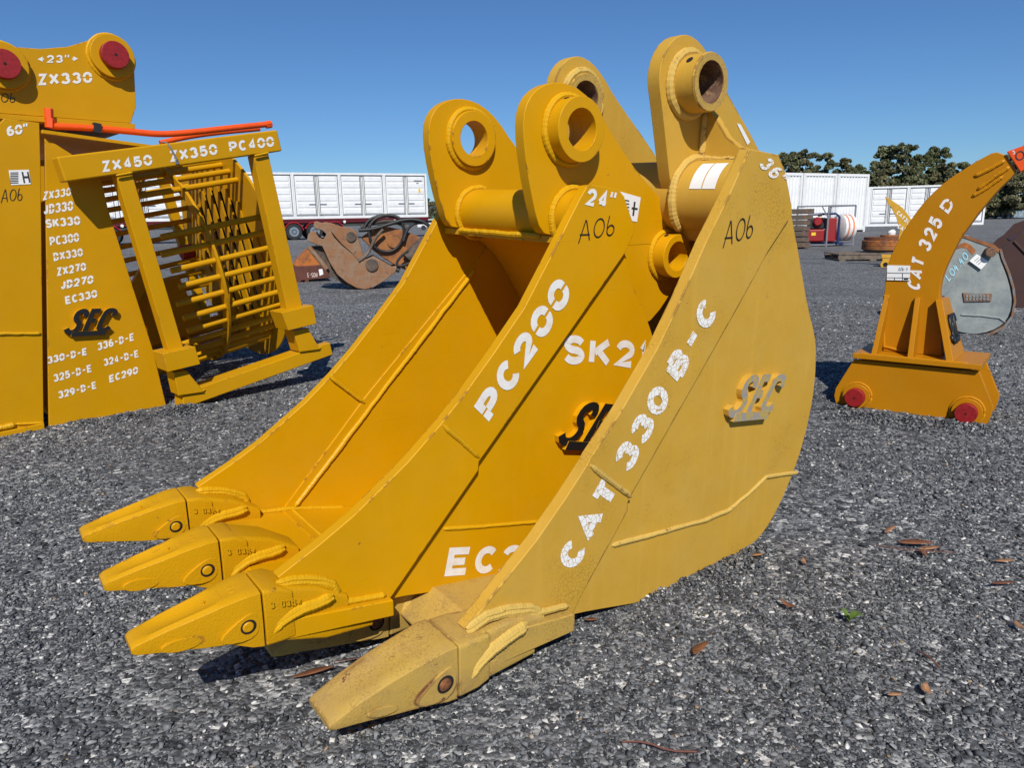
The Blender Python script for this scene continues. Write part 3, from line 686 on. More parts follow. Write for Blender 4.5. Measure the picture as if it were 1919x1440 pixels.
    letters(fr, root, [('SK21', (1050, 682), (1212, 692), (1054, 626))], YM, M['white'], weight=.26, solid=True, gap=.04, aspect_w=.74)
    letters(fr, root, [('EC2', (829, 1081), (976, 1070), (839, 1027))], YM, M['white'], weight=.26, solid=True, gap=.04, aspect_w=.74)
    letters(fr, root, [('A06', (1084, 452), (1153, 440), (1088, 414))], -.010, M['pen'], name='handwritten_lot_number', weight=.07, table=HAND, solid=True)
    emblem(fr, root, (1054, 832), (1152, 836), (1088, 752), YM, [M['black'], M['yel']])
    # small printed label on the near ear
    lp = [fr.L(*p, .06) for p in ((1155, 357), (1200, 370), (1193, 416), (1182, 414))]
    d = part('safety_label', MB().prism(lp, .0585, .0592), M['paper'], root)
    q = MB()
    for i in range(5): q.prism([fr.L(*p, .06) for p in ((1170, 374 + i * 6), (1178, 375.5 + i * 6), (1178, 377.5 + i * 6), (1170, 376 + i * 6))], .0575, .0583)
    q.prism([fr.L(*p, .06) for p in ((1187, 378), (1190, 378), (1187, 404), (1184, 404))], .0575, .0583)
    q.prism([fr.L(*p, .06) for p in ((1183, 388), (1194, 390), (1193, 393), (1182, 391))], .0570, .0574)
    part('printing', q, M['ink'], d)
    return root
build_A()

def build_B():
    fr = FB; W = .914; YM = .006
    root = thing('digging_bucket', 'large faded yellow 36 inch excavator bucket with peeling lettering and rust chips', 'excavator bucket', fr)
    edge = fr.LL([(872, 1182), (937, 1100), (1003, 1017), (1060, 935), (1101, 871), (1109, 856), (1165, 770), (1232, 654), (1277, 560), (1325, 450), (1365, 370), (1405, 279)], -.01)
    top = fr.LL([(1460, 290), (1473, 325), (1484, 385), (1485, 402)], -.01)
    seam = fr.LL([(1440, 471), (1392, 560), (1187, 922), (1177, 942), (1177, 957), (1099, 1100), (1072, 1154)], -.01)
    cut = edge + top + seam + [(.60, .115)]
    for y0, y1 in ((-.010, .020), (W - .020, W + .010)): part('side_cutter', MB().prism(cut, y0, y1), M['pale'], root, bevel=.0025)
    back = [fr.L(*p, 0) for p in [(1487, 400), (1500, 468), (1515, 560), (1526, 607), (1532, 635), (1534, 672), (1531, 715), (1525, 762), (1510, 830), (1487, 897), (1457, 965), (1431, 1006), (1397, 1040)]]
    outer = back + [(1.415, -.030), (1.30, -.045), (1.10, -.020), (.852, .044), (.79, .055)]
    outer_s = smooth(outer, 2)
    main = outer_s + [(p[0] - .03, p[1] + .03) for p in seam[::-1]]
    for y0, y1 in ((YM, YM + .014), (W - YM - .014, W - YM)): part('side_plate', MB().prism(main, y0, y1), M['pale'], root, bevel=.002)
    prof = [(1.38, .935), (1.47, .93)] + outer_s
    sh = MB().strip([(p[0], p[1]) for p in prof[2:]][::-1], .018, .0205, W - .0205)
    part('shell', sh, M['pale'], root, bevel=.002)
    part('shell_top', MB().prism([(1.34, .86), (1.50, .90), (1.535, .88), (1.53, .86), (1.50, .87), (1.36, .835)], .0145, W - .0145), M['pale'], root)
    lip = [(.508, .058), (.506, .066), (.572, .121), (.785, .086), (.785, .044), (.60, .052)]
    part('cutting_lip', MB().prism(lip, -.034, W + .034), M['palecast'], root, bevel=.003)
    ear = smooth([(1.32, .952), (1.288, .965), (1.262, 1.06), (1.237, 1.15), (1.220, 1.205), (1.223, 1.245), (1.245, 1.285), (1.280, 1.31), (1.318, 1.316), (1.36, 1.305), (1.405, 1.275), (1.455, 1.225), (1.53, 1.165), (1.60, 1.11), (1.67, 1.05), (1.73, 1.0), (1.765, .95), (1.765, .90), (1.74, .855), (1.66, .72), (1.55, .80), (1.45, .88)], 1, True)
    c1, c2 = (1.326, 1.205), (1.665, .93)
    for y0, y1, sg in ((.20, .238, -1), (.57, .608, 1)):
        e = part('ear_plate', MB().prism(ear, y0, y1, [circ(*c1, .048)[::-1]]), M['pale'], root, bevel=.004)
        ro, ri = .066, .0475
        ln = .068 if sg < 0 else .018
        b = part('pin_boss', MB().ring((c1[0], y0 + .001, c1[1]), (0, -1, 0), ro, ri, ln).ring((c1[0], y1 - .001, c1[1]), (0, 1, 0), ro, ri, .018), M['pale'], e, bevel=.003)
        part('boss_face', MB().ring((c1[0], y0 - ln + .001, c1[1]), (0, -1, 0), ro - .002, ri, .0012), M['palecast'], b)
        part('bore_lining', MB().ring((c1[0], y0 - ln + .002, c1[1]), (0, 1, 0), ri, ri - .0015, ln + .05), M['rustbare'], b)
        pth = [(c1[0] + (ro + .006) * math.cos(R(k * 9)), y0 - .004, c1[1] + (ro + .006) * math.sin(R(k * 9))) for k in range(41)]
        part('weld_bead', MB().weld(pth, .013, step=.003, seed=3), M['paleweld'], e)
        th = R(135); q = V((c1[0] + ro * math.cos(th), y0 - ln * .55, c1[1] + ro * math.sin(th))); n_ = V((math.cos(th), 0, math.sin(th)))
        if sg < 0: part('grease_hole_shade', MB().cyl(q - n_ * .004, q + n_ * .0008, .0085, 16), M['hole'], b)  # disc coloured black in place of a shaded opening
        part('pin_boss', MB().ring((c2[0], y0 + .001, c2[1]), (0, -1, 0), .075, .042, .05), M['pale'], e, bevel=.003)
    tc, tr = (1.385, .940), .092
    tb = part('cross_tube', MB().cyl((tc[0], .012, tc[1]), (tc[0], W - .012, tc[1]), tr, 64), M['pale'], root)
    gs = fr.LL([(1336, 204), (1352, 208), (1362, 220), (1372, 240), (1385, 258), (1398, 272), (1398, 300), (1325, 300)], .1)
    # gusset from ear to cutter: triangular web standing on the tube
    gz0 = tc[1] + tr - .006
    web = [(.199, gz0), (.199, gz0 + .125), (.187, gz0 + .128), (.165, gz0 + .110), (.125, gz0 + .060), (.085, gz0 + .035), (.021, gz0 + .020), (.021, gz0 - .03)]
    part('gusset', MB().prism(web, tc[0] - .012 + .02, tc[0] + .012 + .02, axis='x'), M['pale'], root, bevel=.002)
    wbx = MB()
    wbx.weld([(tc[0] + (tr + .005) * math.cos(R(a)), .196, tc[1] + (tr + .005) * math.sin(R(a))) for a in range(20, 240, 7)], .013, step=.0024, seed=4)
    wbx.weld([(tc[0] + .006, .194, gz0 + .12), (tc[0] + .006, .194, gz0 + .01), (tc[0] + .006, .03, gz0 + .004)], .010, seed=2)
    part('tube_weld', wbx, M['paleweld'], root)
    # two strips of torn white label wrapped over the tube
    for k, (ya, yb) in enumerate(((.075, .112), (.115, .150))):
        sv = []; sf = []
        for i in range(9):
            a = R(118 + i * 6.0); sv += [(tc[0] + (tr + .0012) * math.cos(a), ya, tc[1] + (tr + .0012) * math.sin(a)), (tc[0] + (tr + .0012) * math.cos(a), yb, tc[1] + (tr + .0012) * math.sin(a))]
        sf = [(2 * i, 2 * i + 1, 2 * i + 3, 2 * i + 2) for i in range(8)]
        part('torn_label', MB().add(sv, sf), M['paper'], tb)
    fp = lambda a, b, y: (fr.L(a, b, y)[0], y, fr.L(a, b, y)[1])
    w3 = MB()
    w3.weld([fp(*p, YM) for p in [(1146, 1023), (1225, 1002), (1319, 976), (1364, 957), (1401, 927), (1435, 894), (1495, 886)]], .0075, seed=21)
    w3.weld([fp(1106, 872, -.010), fp(1183, 932, -.010)], .008, step=.003, seed=22)
    w3.weld([(.60, -.016, .135), (.78, -.016, .098)], .009, seed=23)
    part('weld_bead', w3, M['paleweld'], root)
    secs = [(.230, .042, .082, .094), (.243, .044, .078, .100), (.29, .047, .070, .116), (.345, .050, .058, .130), (.405, .053, .046, .140), (.455, .056, .034, .147), (.478, .056, .030, .146)]
    asecs = [(.482, .056, .030, .143), (.525, .056, .030, .140), (.555, .052, .034, .136)]
    up = [(.515, .050, .08, .138), (.62, .045, .075, .138), (.70, .041, .08, .114)]
    lo = [(.515, .052, .036, .08), (.60, .045, .032, .07), (.68, .040, .030, .060)]
    for yc, dz in ((.012, 0), (.277, -.012)):          # the other two are buried under the smaller bucket
        tooth_set(root, yc, [(a, b, c_ + dz, d_ + dz) for a, b, c_, d_ in secs], [(a, b, c_ + dz, d_ + dz) for a, b, c_, d_ in asecs], up, lo, (M['palecast'], M['rustpin'], M['paleweld']), (.448, .080 + dz, .0125, .0555), dip=.003,
                  low=fr.LL([(884, 1265), (897, 1243), (925, 1215), (960, 1190), (990, 1170)], -.042), high=fr.LL([(874, 1186), (910, 1160), (950, 1148), (995, 1144), (1012, 1152), (1014, 1166)], -.014), hy=-.014 if yc < .1 else None, lug=(.325, .078, .030, .009, -.22))
    letters(fr, root, [('CAT 330 B-C', (1077, 1073), (1347, 583), (1040, 1053))], -.010, M['whitecrack'], weight=.275, solid=True, gap=.09, aspect_w=.82)
    letters(fr, root, [('36"', (1419, 309), (1459, 349), (1441, 293))], -.010, M['whitecrack'], weight=.22, gap=.14)
    letters(fr, root, [('A06', (1355, 460), (1411, 444), (1361, 416))], -.010, M['pen'], name='handwritten_lot_number', weight=.07, table=HAND, solid=True)
    emblem(fr, root, (1366, 780), (1438, 774), (1392, 702), YM, [M['emblemgrey'], M['pale']])
    lb = [fr.L(*p, .20) for p in ((1380, 231), (1387, 233), (1405, 266), (1400, 272))]
    part('faded_label', MB().prism(lb, .1985, .1992), M['paper'], root)
    return root
build_B()

# ================================================================== rotary screening bucket at the left
def build_screen():
    o = gnd(345, 768); fr = Frame(-44, o, pitch=10.0)
    root = thing('screening_bucket', 'tall yellow rotary screening bucket with round bar drum behind a square frame', 'screening bucket', fr)
    Y = M['syel']; YF, YP = 0.0, .17          # frame front, side plate
    L = fr.L; LL = fr.LL
    # guard frame
    part('top_beam', MB().prism([(-.175, 1.155), (.875, 1.155), (.875, 1.262), (-.175, 1.262)], YF, YF + .10), Y, root, bevel=.008, seg=3)
    part('bottom_beam', MB().prism([(-.004, .006), (.882, .006), (.882, .082), (.02, .082)], YF, YF + .12), Y, root, bevel=.005)
    for a, b, c, d in (((217, 326), (247, 321), (345, 655), (316, 657)), ((475, 291), (503, 285), (568, 578), (539, 583))):
        part('leg', MB().prism(LL([a, b, c, d], YF + .01), YF + .012, YF + .085), Y, root, bevel=.004)
    for q in (((315, 698), (376, 683), (366, 650), (305, 663)), ((541, 620), (594, 607), (587, 572), (528, 586))):
        P = LL(q, YF - .05); 
        part('pad_block', MB().prism(P, YF - .05, YF + .10), Y, root, bevel=.004)
    for q in (((325, 698), (350, 695), (383, 735), (335, 742)), ((549, 620), (577, 615), (600, 655), (562, 660))):
        part('post_foot', MB().prism(LL(q, YF - .012), YF - .014, YF + .10), Y, root, bevel=.004)
    w = MB()
    for a, b in (((217, 329), (248, 323)), ((476, 292), (503, 286)), ((333, 741), (384, 731)), ((560, 660), (601, 652))):
        p, q = L(*a, YF), L(*b, YF); w.weld([(p[0], YF - .004, p[1]), (q[0], YF - .004, q[1])], .006)
    part('weld_bead', w, M['weld'], root)
    # body: side plates, cutter strips, lip, hood
    side = LL([(92, 802), (312, 762), (287, 657), (203, 393), (190, 337), (165, 310), (133, 288), (84, 257)], YP)
    DEP = 1.45
    for y0, y1 in ((YP, YP + .02), (YP + DEP, YP + DEP + .02)):
        part('side_plate', MB().prism(side, y0, y1), Y, root, bevel=.003)
    YC = YP - .012
    cut = LL([(-190, 850), (-190, 260), (-40, 240), (0, 230), (8, 222), (74, 230), (76, 300), (82, 795)], YC)
    for y0, y1 in ((YC, YC + .03), (YP + DEP - .02, YP + DEP + .012)):
        part('side_cutter', MB().prism(cut, y0, y1), Y, root, bevel=.003)
    lp = LL([(-190, 872), (84, 809), (83, 794), (-190, 850)], YC - .02)
    part('cutting_lip', MB().prism(lp, YC - .022, YP + DEP + .022), Y, root, bevel=.003)
    w = MB()
    for a, b, r in (((-60, 626), (76, 625), .009), ((-20, 806), (30, 795), .014), ((30, 795), (82, 792), .007)):
        p, q = L(*a, YC), L(*b, YC); w.weld([(p[0], YC - .003, p[1]), (q[0], YC - .003, q[1])], r, seed=2)
    part('weld_bead', w, M['weld'], root)
    h0, h1 = L(76, 244, YP), L(312, 277, YP); h2 = L(312, 283, YP); h3 = L(76, 251, YP)
    part('hood', MB().prism([h3, h2, h1, h0], YP - .03, YP + DEP + .03), Y, root, bevel=.002)
    bk = [(side[0][0] + .06, side[0][1] + .03), (side[0][0] + .08, 1.30), (side[0][0] + .095, 1.30), (side[0][0] + .075, .03)]
    part('floor_plate', MB().strip([(-.52, .12), (-.20, .05), (-.03, .02)], .018, YP + .021, YP + DEP - .001), Y, root)
    # hitch on top: two ear plates with capped pins
    YH = YP + .14
    hb = LL([(-260, 205), (252, 242), (252, 232), (-260, 194)], YH - .02)
    part('hitch_base', MB().prism(hb, YH - .03, YH + 1.0), Y, root, bevel=.003)
    hp = LL([(-215, 196), (-225, 150), (-190, 95), (-150, 78), (-60, 84), (0, 83), (20, 87), (76, 91), (127, 87), (160, 77), (187, 68), (200, 66.5), (212, 69), (227, 76), (240, 90), (247, 104), (252, 135), (255, 200), (245, 231)], YH)
    for k, y0 in enumerate((YH, YH + .62)):
        e = part('ear_plate', MB().prism(hp, y0, y0 + .035), Y, root, bevel=.003)
        for (a, b), rr in (((208, 107), .098), ((3, 124), .098)):
            cx, cz = L(a, b, YH)
            part('pin_boss', MB().cyl((cx, y0 - .035, cz), (cx, y0 + .01, cz), rr, 48), Y, e, bevel=.004)
            part('weld_bead', MB().weld([(cx + (rr + .003) * math.cos(R(i * 9)), y0 - .003, cz + (rr + .003) * math.sin(R(i * 9))) for i in range(41)], .010, seed=5), M['weld'], e)
            p = part('hitch_pin', MB().cyl((cx, y0 - .075, cz), (cx, y0, cz), rr * .62, 40), [M['red']], e, bevel=.003)
            part('pin_centre', MB().cyl((cx, y0 - .0765, cz), (cx, y0 - .07, cz), .006, 12), M['hole'], p)
    # drum: hoops and bars, axis along x
    cy, cz, rad = YP + .74, .60, .60
    def dr(x, th, r): return (x, cy - r * math.sin(th), cz + r * math.cos(th))
    hoop_x = [.10 + .19, .815]
    hx = [L(397, 470, YP)[0], L(512, 460, YP)[0]]
    hx = [.50, .83]
    # angular places of the bars on the near side
    nb = 40; mbars = []
    for i in range(nb):
        th = 2 * math.pi * (i + .5) / nb
        if 0.75 < th < 1.12: continue
        x0 = .25 + .02 * math.sin(i * 2.1) if math.sin(th) > .25 else -.02
        b = MB().tube([dr(x0, th, rad - .02), dr(hx[1], th, rad - .02)], .0165, 14)
        part('drum_bar', b, Y, root)
    for x in hx[:1]:
        ro, ri = rad + .012, rad - .055; n = 72
        v = []; f = []
        for xx in (x - .008, x + .008):
            for r in (ro, ri):
                for k in range(n): v.append(dr(xx, 2 * math.pi * k / n, r))
        for k in range(n):
            k2 = (k + 1) % n
            f += [(k, k2, n + k2, n + k), (2 * n + k, 3 * n + k, 3 * n + k2, 2 * n + k2), (k, 2 * n + k, 2 * n + k2, k2), (n + k, n + k2, 3 * n + k2, 3 * n + k)]
        part('drum_hoop', MB().add(v, f), Y, root, bevel=.002)
    # end disc of the drum with a slatted grid
    xd = .828
    v = []; f = []; n = 72
    for xx in (xd, xd + .015):
        for r in (rad + .08, .40):
            for k in range(n): v.append(dr(xx, 2 * math.pi * k / n, r))
    for k in range(n):
        k2 = (k + 1) % n
        f += [(k, k2, n + k2, n + k), (2 * n + k, 3 * n + k, 3 * n + k2, 2 * n + k2), (k, 2 * n + k, 2 * n + k2, k2), (n + k, n + k2, 3 * n + k2, 3 * n + k)]
    part('end_ring', MB().add(v, f), Y, root)
    for i in range(8):                       # upright slats across the drum's end, with an added black cup behind to darken the gaps
        y = cy - .42 + i * .12; hh = math.sqrt(max(.01, .44 ** 2 - (y - cy) ** 2)); part('slat', MB().box(xd - .012, xd - .001, y - .034, y + .034, cz - hh, cz + hh), Y, root)
    part('gap_shade_cup', MB().ring((xd + .016, cy, cz), (1, 0, 0), .44, .425, .15).cyl((xd + .15, cy, cz), (xd + .165, cy, cz), .425, 48), M['hole'], root)
    part('inner_plate', MB().prism([(.05, .12), (.62, .12), (.56, .50), (.05, .50)], YP + 1.0, YP + 1.015), M['syel'], root)
    part('seam_backing', MB().prism(LL([(60, 300), (110, 300), (112, 790), (66, 790)], YP + .26), YP + .26, YP + .275), Y, root)  # backing added behind the seam so the gap stays dark
    # quarter shell of the drum housing beside the side plate
    pf = [dr(0, R(a), rad + .05) for a in range(20, 150, 6)]
    vv = [(-.10, p[1], p[2]) for p in pf] + [(-.03, p[1], p[2]) for p in pf]; k = len(pf)
    ff = [(i, i + 1, k + i + 1, k + i) for i in range(k - 1)]
    hs = part('drum_housing', MB().add(vv, ff), Y, root); md = hs.modifiers.new('thick', 'SOLIDIFY'); md.thickness = .012
    # far side: motor mount and inner brace
    part('drive_motor', MB().cyl((.56, cy + .10, cz + .06), (.64, cy + .10, cz + .06), .045, 24), M['red'], root, bevel=.006)
    part('brace', MB().prism([(.02, .30), (.34, .62), (.40, .56), (.10, .25)], cy + .20, cy + .24), Y, root, bevel=.003)
    part('far_panel', MB().prism([(-.03, .15), (.80, .15), (.80, .30), (-.03, .30)], YP + DEP, YP + DEP + .015), Y, root)
    for x in (.02, .78): part('far_post', MB().box(x, x + .06, YP + DEP, YP + DEP + .05, .02, 1.2), Y, root)
    # hydraulic pipes on the hood
    def p3(px, py, y): a = L(px, py, y); return (a[0], y, a[1])
    YO = YP + .10
    pp = smooth([p3(97, 236, YO), p3(180, 240, YO), p3(250, 247, YO), p3(300, 252, YO), p3(350, 249, YO), p3(430, 240, YO), p3(508, 232, YO)], 2)
    hp1 = part('hydraulic_pipe', MB().tube(pp, .0155, 14), M['orange'], root)
    q = MB().cyl(p3(94, 240, YO), p3(94, 222, YO), .022, 6).cyl(p3(92, 224, YO), p3(91, 203, YO), .019, 6).cyl(p3(498, 234, YO), p3(508, 232.5, YO), .021, 6)
    part('pipe_fitting', q, M['orange'], hp1, bevel=.002)
    pp = smooth([p3(300, 268, YO + .12), p3(350, 256, YO + .12), p3(410, 248, YO + .12), p3(486, 241, YO + .12)], 2)
    part('hydraulic_pipe', MB().tube(pp, .014, 12), M['orange'], root)
    part('pipe_clamp', MB().prism(LL([(176, 229), (190, 232), (190, 250), (176, 247)], YO - .02), YO - .022, YO + .02), M['rubber'], root)
    # grey cable tied round the beam
    cb = smooth([p3(303, 266, YP - .04), p3(315, 268, YF - .01), p3(324, 285, YF - .012), p3(331, 297, YF - .012), p3(329, 308, YF - .012), p3(336, 305, YF - .012), p3(330, 299, YF - .016)], 2)
    part('cable_tie', MB().tube(cb, .0045, 8), M['steelgrey'], root)
    letters(fr, root, [('ZX330', (80, 376), (133, 367), (81, 359)), ('JD330', (82, 403), (137, 395), (82, 383)), ('SK330', (86, 428), (151, 421), (84, 411)), ('PC300', (94, 462), (149, 453), (92, 444)),
        ('DX330', (101, 490), (156, 480), (99, 474)), ('ZX270', (107, 518), (162, 507), (105, 502)), ('JD270', (114, 543), (175, 531), (114, 527)), ('EC330', (123, 571), (183, 557), (121, 556)),
        ('330-D-E', (89, 683), (164, 665), (88, 669)), ('336-D-E', (183, 658), (252, 638), (182, 643)), ('325-D-E', (101, 717), (173, 697), (99, 702)), ('324-D-E', (195, 687), (261, 669), (193, 673)),
        ('329-D-E', (110, 748), (182, 728), (108, 734)), ('EC290', (205, 718), (259, 700), (204, 704))], YP, M['white'], weight=.235)
    letters(fr, root, [('60"', (13, 256), (54, 249), (11, 237))], YC, M['white'], weight=.235)
    letters(fr, root, [('ZX450', (192, 323), (287, 309), (188, 302)), ('ZX350', (319, 304), (409, 289), (315, 283)), ('PC400', (430, 286), (515, 274), (427, 266))], YF, M['white'], weight=.235)
    letters(fr, root, [('<23">', (77, 118), (140, 117), (77, 103)), ('ZX330', (71, 160), (174, 155), (69, 138))], YH, M['white'], weight=.235, gap=.06)
    letters(fr, root, [('A06', (2, 378), (43, 376), (4, 355))], YC, M['pen'], name='handwritten_lot_number', weight=.08, table=HAND, solid=True)
    letters(fr, root, [('A06', (-16, 191), (30, 192), (-14, 174))], YH, M['pen'], name='handwritten_lot_number', weight=.08, table=HAND, solid=True)
    emblem(fr, root, (132, 626), (206, 622), (142, 580), YP, [M['black'], M['syel']], depth=.02)
    d = part('safety_label', MB().prism(LL([(16, 319), (54, 318), (58, 345), (21, 347)], YC), YC - .002, YC - .001), M['paper'], root)
    q = MB()
    for i in range(7): q.prism(LL([(19, 323 + 3.2 * i), (34, 322.6 + 3.2 * i), (34, 324.2 + 3.2 * i), (19, 324.6 + 3.2 * i)], YC), YC - .003, YC - .0021)
    q.prism(LL([(40, 322), (43, 322), (47, 343), (44, 343)], YC), YC - .003, YC - .0021); q.prism(LL([(50, 322), (53, 322), (57, 342), (54, 342)], YC), YC - .003, YC - .0021); q.prism(LL([(43, 330), (52, 330), (53, 334), (44, 334)], YC), YC - .0029, YC - .0022)
    part('printing', q, M['ink'], d)
build_screen()

# ================================================================== amber ripper at the right
def build_ripper():
    o = gnd(1850, 797); fr = Frame(39, o); L, LL = fr.L, fr.LL
    root = thing('ripper', 'amber excavator ripper with curved shank and orange capped tip on a pinned base', 'ripper', fr)
    Y = M['ora']; W = .30; YS = .125
    bx0 = L(1599, 656, 0); bx1 = L(1840, 684, 0); bz = bx1[1]
    xl, xr = bx0[0], bx1[0]
    # base plate
    part('base_plate', MB().box(xl, xr, -.005, W + .03, bz - .024, bz), Y, root, bevel=.003)
    # side plates of the pin box
    out = LL([(1600, 674), (1566, 728), (1563, 742), (1566, 756), (1576, 770), (1612, 790)], .02) + [(-.5, -.06), (-.05, -.05)] + LL([(1849, 799), (1857, 780), (1861, 762), (1835, 697)], .02)
    out = [(p[0], min(p[1], bz - .0245)) for p in out]
    pins = [L(1606, 742, .02), L(1813, 771, .02)]
    for y0, y1, sg in ((.02, .045, -1), (W - .03, W - .005, 1)):
        e = part('side_plate', MB().prism(out, y0, y1), Y, root, bevel=.003)
        for cx, cz in pins:
            b = part('pin_boss', MB().cyl((cx, y0 - .022 if sg < 0 else y1 - .004, cz), (cx, y0 + .004 if sg < 0 else y1 + .022, cz), .060, 40), Y, e, bevel=.003)
            yy = y0 - .003 if sg < 0 else y1 + .003
            part('weld_bead', MB().weld([(cx + .064 * math.cos(R(i * 9)), yy, cz + .064 * math.sin(R(i * 9))) for i in range(41)], .007, seed=8), M['oraweld'], e)
            if sg < 0:
                p = part('hitch_pin', MB().cyl((cx, y0 - .055, cz), (cx, y0 + .0, cz), .043, 36), M['red'], e, bevel=.002)
                part('pin_centre', MB().cyl((cx, y0 - .0562, cz), (cx, y0 - .05, cz), .0045, 12), M['hole'], p)
    part('box_end', MB().box(xr - .06, xr - .04, .046, W - .031, .02, bz - .025), Y, root)
    # shank
    sh = LL([(1654, 664), (1656, 600), (1657, 550), (1659, 527), (1662, 502), (1670, 478), (1680, 457), (1692, 435), (1705, 415), (1719, 395), (1735, 375), (1752, 358), (1770, 342), (1789, 328), (1810, 315), (1828, 303), (1845, 294), (1858, 287), (1868, 285), (1884, 290), (1905, 322), (1896, 332), (1877, 350), (1863, 365), (1850, 380), (1832, 402), (1815, 425), (1804, 440), (1795, 455), (1787, 470), (1780, 485), (1773, 500), (1767, 515), (1763, 530), (1761, 547), (1762, 600), (1766, 676)], YS)
    sh = [(p[0], max(p[1], bz + .0)) for p in sh]
    part('shank', MB().prism(sh, YS, YS + .065), Y, root, bevel=.004)
    # tip
    tp = LL([(1886, 284), (1920, 272), (1965, 245), (1990, 234), (1978, 262), (1945, 303), (1912, 323)], YS - .015)
    t = part('ripper_tip', MB().prism(tp, YS - .015, YS + .08), M['orange'], root, bevel=.005)
    letters(fr, t, [('O', (1904, 303), (1922, 297), (1901, 286))], YS - .015, M['ink'], name='tip_mark', weight=.12, solid=True)
    letters(fr, t, [('3', (1898, 290), (1903, 288), (1896, 283))], YS - .015, M['whiteora'], name='tip_mark', weight=.2, solid=True)
    w = MB()
    def p3(px, py, y): a = L(px, py, y); return (a[0], y, a[1])
    for a, b, c in (((1822, 368), (1850, 352), (1880, 330)), ((1832, 355), (1862, 333), (1893, 312)), ((1826, 330), (1852, 318), (1884, 300))):
        w.weld([p3(*q, YS - .001) for q in (a, b, c)], .011, seed=int(a[0]))
    part('tip_weld', w, M['oraweld'], root)
    # three gussets, front and back
    for (tx, ty), (bx, by), th in (((1659, 552), (1632, 655), .022), ((1716, 557), (1700, 662), .022)):
        top = L(tx, ty, YS); bot = L(bx, by, -.0)
        zt = top[1] - bz; x0 = (top[0])
        for sg in (-1, 1):
            ys = YS if sg < 0 else YS + .065; yb = .012 if sg < 0 else W + .012
            # sheared web: foot leans along x as in the photo
            dx = bot[0] - x0
            v = []
            for s in (0, th):
                v += [(x0 + s, ys, bz + zt), (x0 + s, ys + sg * .018, bz + zt), (x0 + dx + s, yb, bz), (x0 + dx * .9 + s, ys, bz)]
            f = [(0, 1, 2, 3), (7, 6, 5, 4), (0, 4, 5, 1), (1, 5, 6, 2), (2, 6, 7, 3), (3, 7, 4, 0)]
            part('gusset', MB().add(v, f), Y, root, bevel=.002)
    # end web that carries the emblem
    q = [((1766, 562), YS - .035), ((1788, 669), .004), ((1809, 650), W - .02), ((1779, 557), YS + .10)]
    Rf = []
    for (a, b), y in q:
        x, z = L(a, b, y); Rf.append(V((x, y, z)))
    for p_ in (Rf[1], Rf[2]): p_.z = bz
    Lf = [p_ - V((.028, 0, 0)) for p_ in Rf]
    part('end_web', MB().add([tuple(p_) for p_ in Rf + Lf], [(0, 1, 2, 3), (7, 6, 5, 4), (0, 4, 5, 1), (1, 5, 6, 2), (2, 6, 7, 3), (3, 7, 4, 0)]), Y, root, bevel=.002)
    nrm = (Rf[1] - Rf[0]).cross(Rf[2] - Rf[1]).normalized(); nrm = nrm if nrm.x > 0 else -nrm
    mb = MB()
    for i, stq in enumerate(EMB):
        def put(q_, i=i):
            u = .20 + q_[0] * .56; v_ = .30 + q_[1] * .42; a = Rf[1].lerp(Rf[2], u); b = Rf[0].lerp(Rf[3], u); p_ = a.lerp(b, v_) + nrm * (.006 + .0004 * i); return tuple(p_)
        ribbon(mb, stq, .10, put)
    em = part('emblem', mb, M['black'], root); md = em.modifiers.new('thick', 'SOLIDIFY'); md.thickness = .010; md.offset = 0
    w = MB()
    w.weld([p3(1657, 552, YS - .002), p3(1657, 650, YS - .002), p3(1700, 660, YS - .002)], .007, seed=31)
    w.weld([(xl + .03, .005, bz + .001), (xr - .05, .005, bz + .001)], .004, seed=33)
    part('weld_bead', w, M['oraweld'], root)
    letters(fr, root, [('CAT', (1723, 547), (1735, 487), (1699, 537)), ('325', (1741, 474), (1769, 415), (1719, 460)), ('D', (1776, 403), (1791, 380), (1759, 389))], YS, M['whiteora'], weight=.22, gap=.20, solid=True)
    lp = LL([(1663, 497), (1706, 498), (1705, 526), (1662, 525)], YS - .004)
    tgp = part('lot_tag', MB().prism(lp, YS - .006, YS - .004), M['paper'], root)
    q = MB(); f = on_y(YS - .006)
    text_on(q, 'A06-4', L(1683, 508, YS - .006), L(1701, 508, YS - .006), L(1684, 501, YS - .006), f, .1, .1, HAND, .0006, True)
    for a, b, c, d in (((1663, 511), (1705, 511.7), (1705, 512.5), (1663, 511.8)), ((1663, 520), (1705, 520.7), (1705, 521.4), (1663, 520.7)), ((1691, 512), (1692, 512), (1692, 525), (1691, 525)), ((1676, 521), (1677, 521), (1677, 525), (1676, 525)), ((1694, 522), (1702, 522), (1702, 524.5), (1694, 524.5))):
        q.prism(LL([a, b, c, d], YS - .006), YS - .0075, YS - .0062)
    part('printing', q, M['ink'], tgp)
build_ripper()

# ================================================================== things further back in the yard
def upright(px, py, depth_or_none=None, az=0.0, z=0.0):
    return Frame(az, gnd(px, py, z))

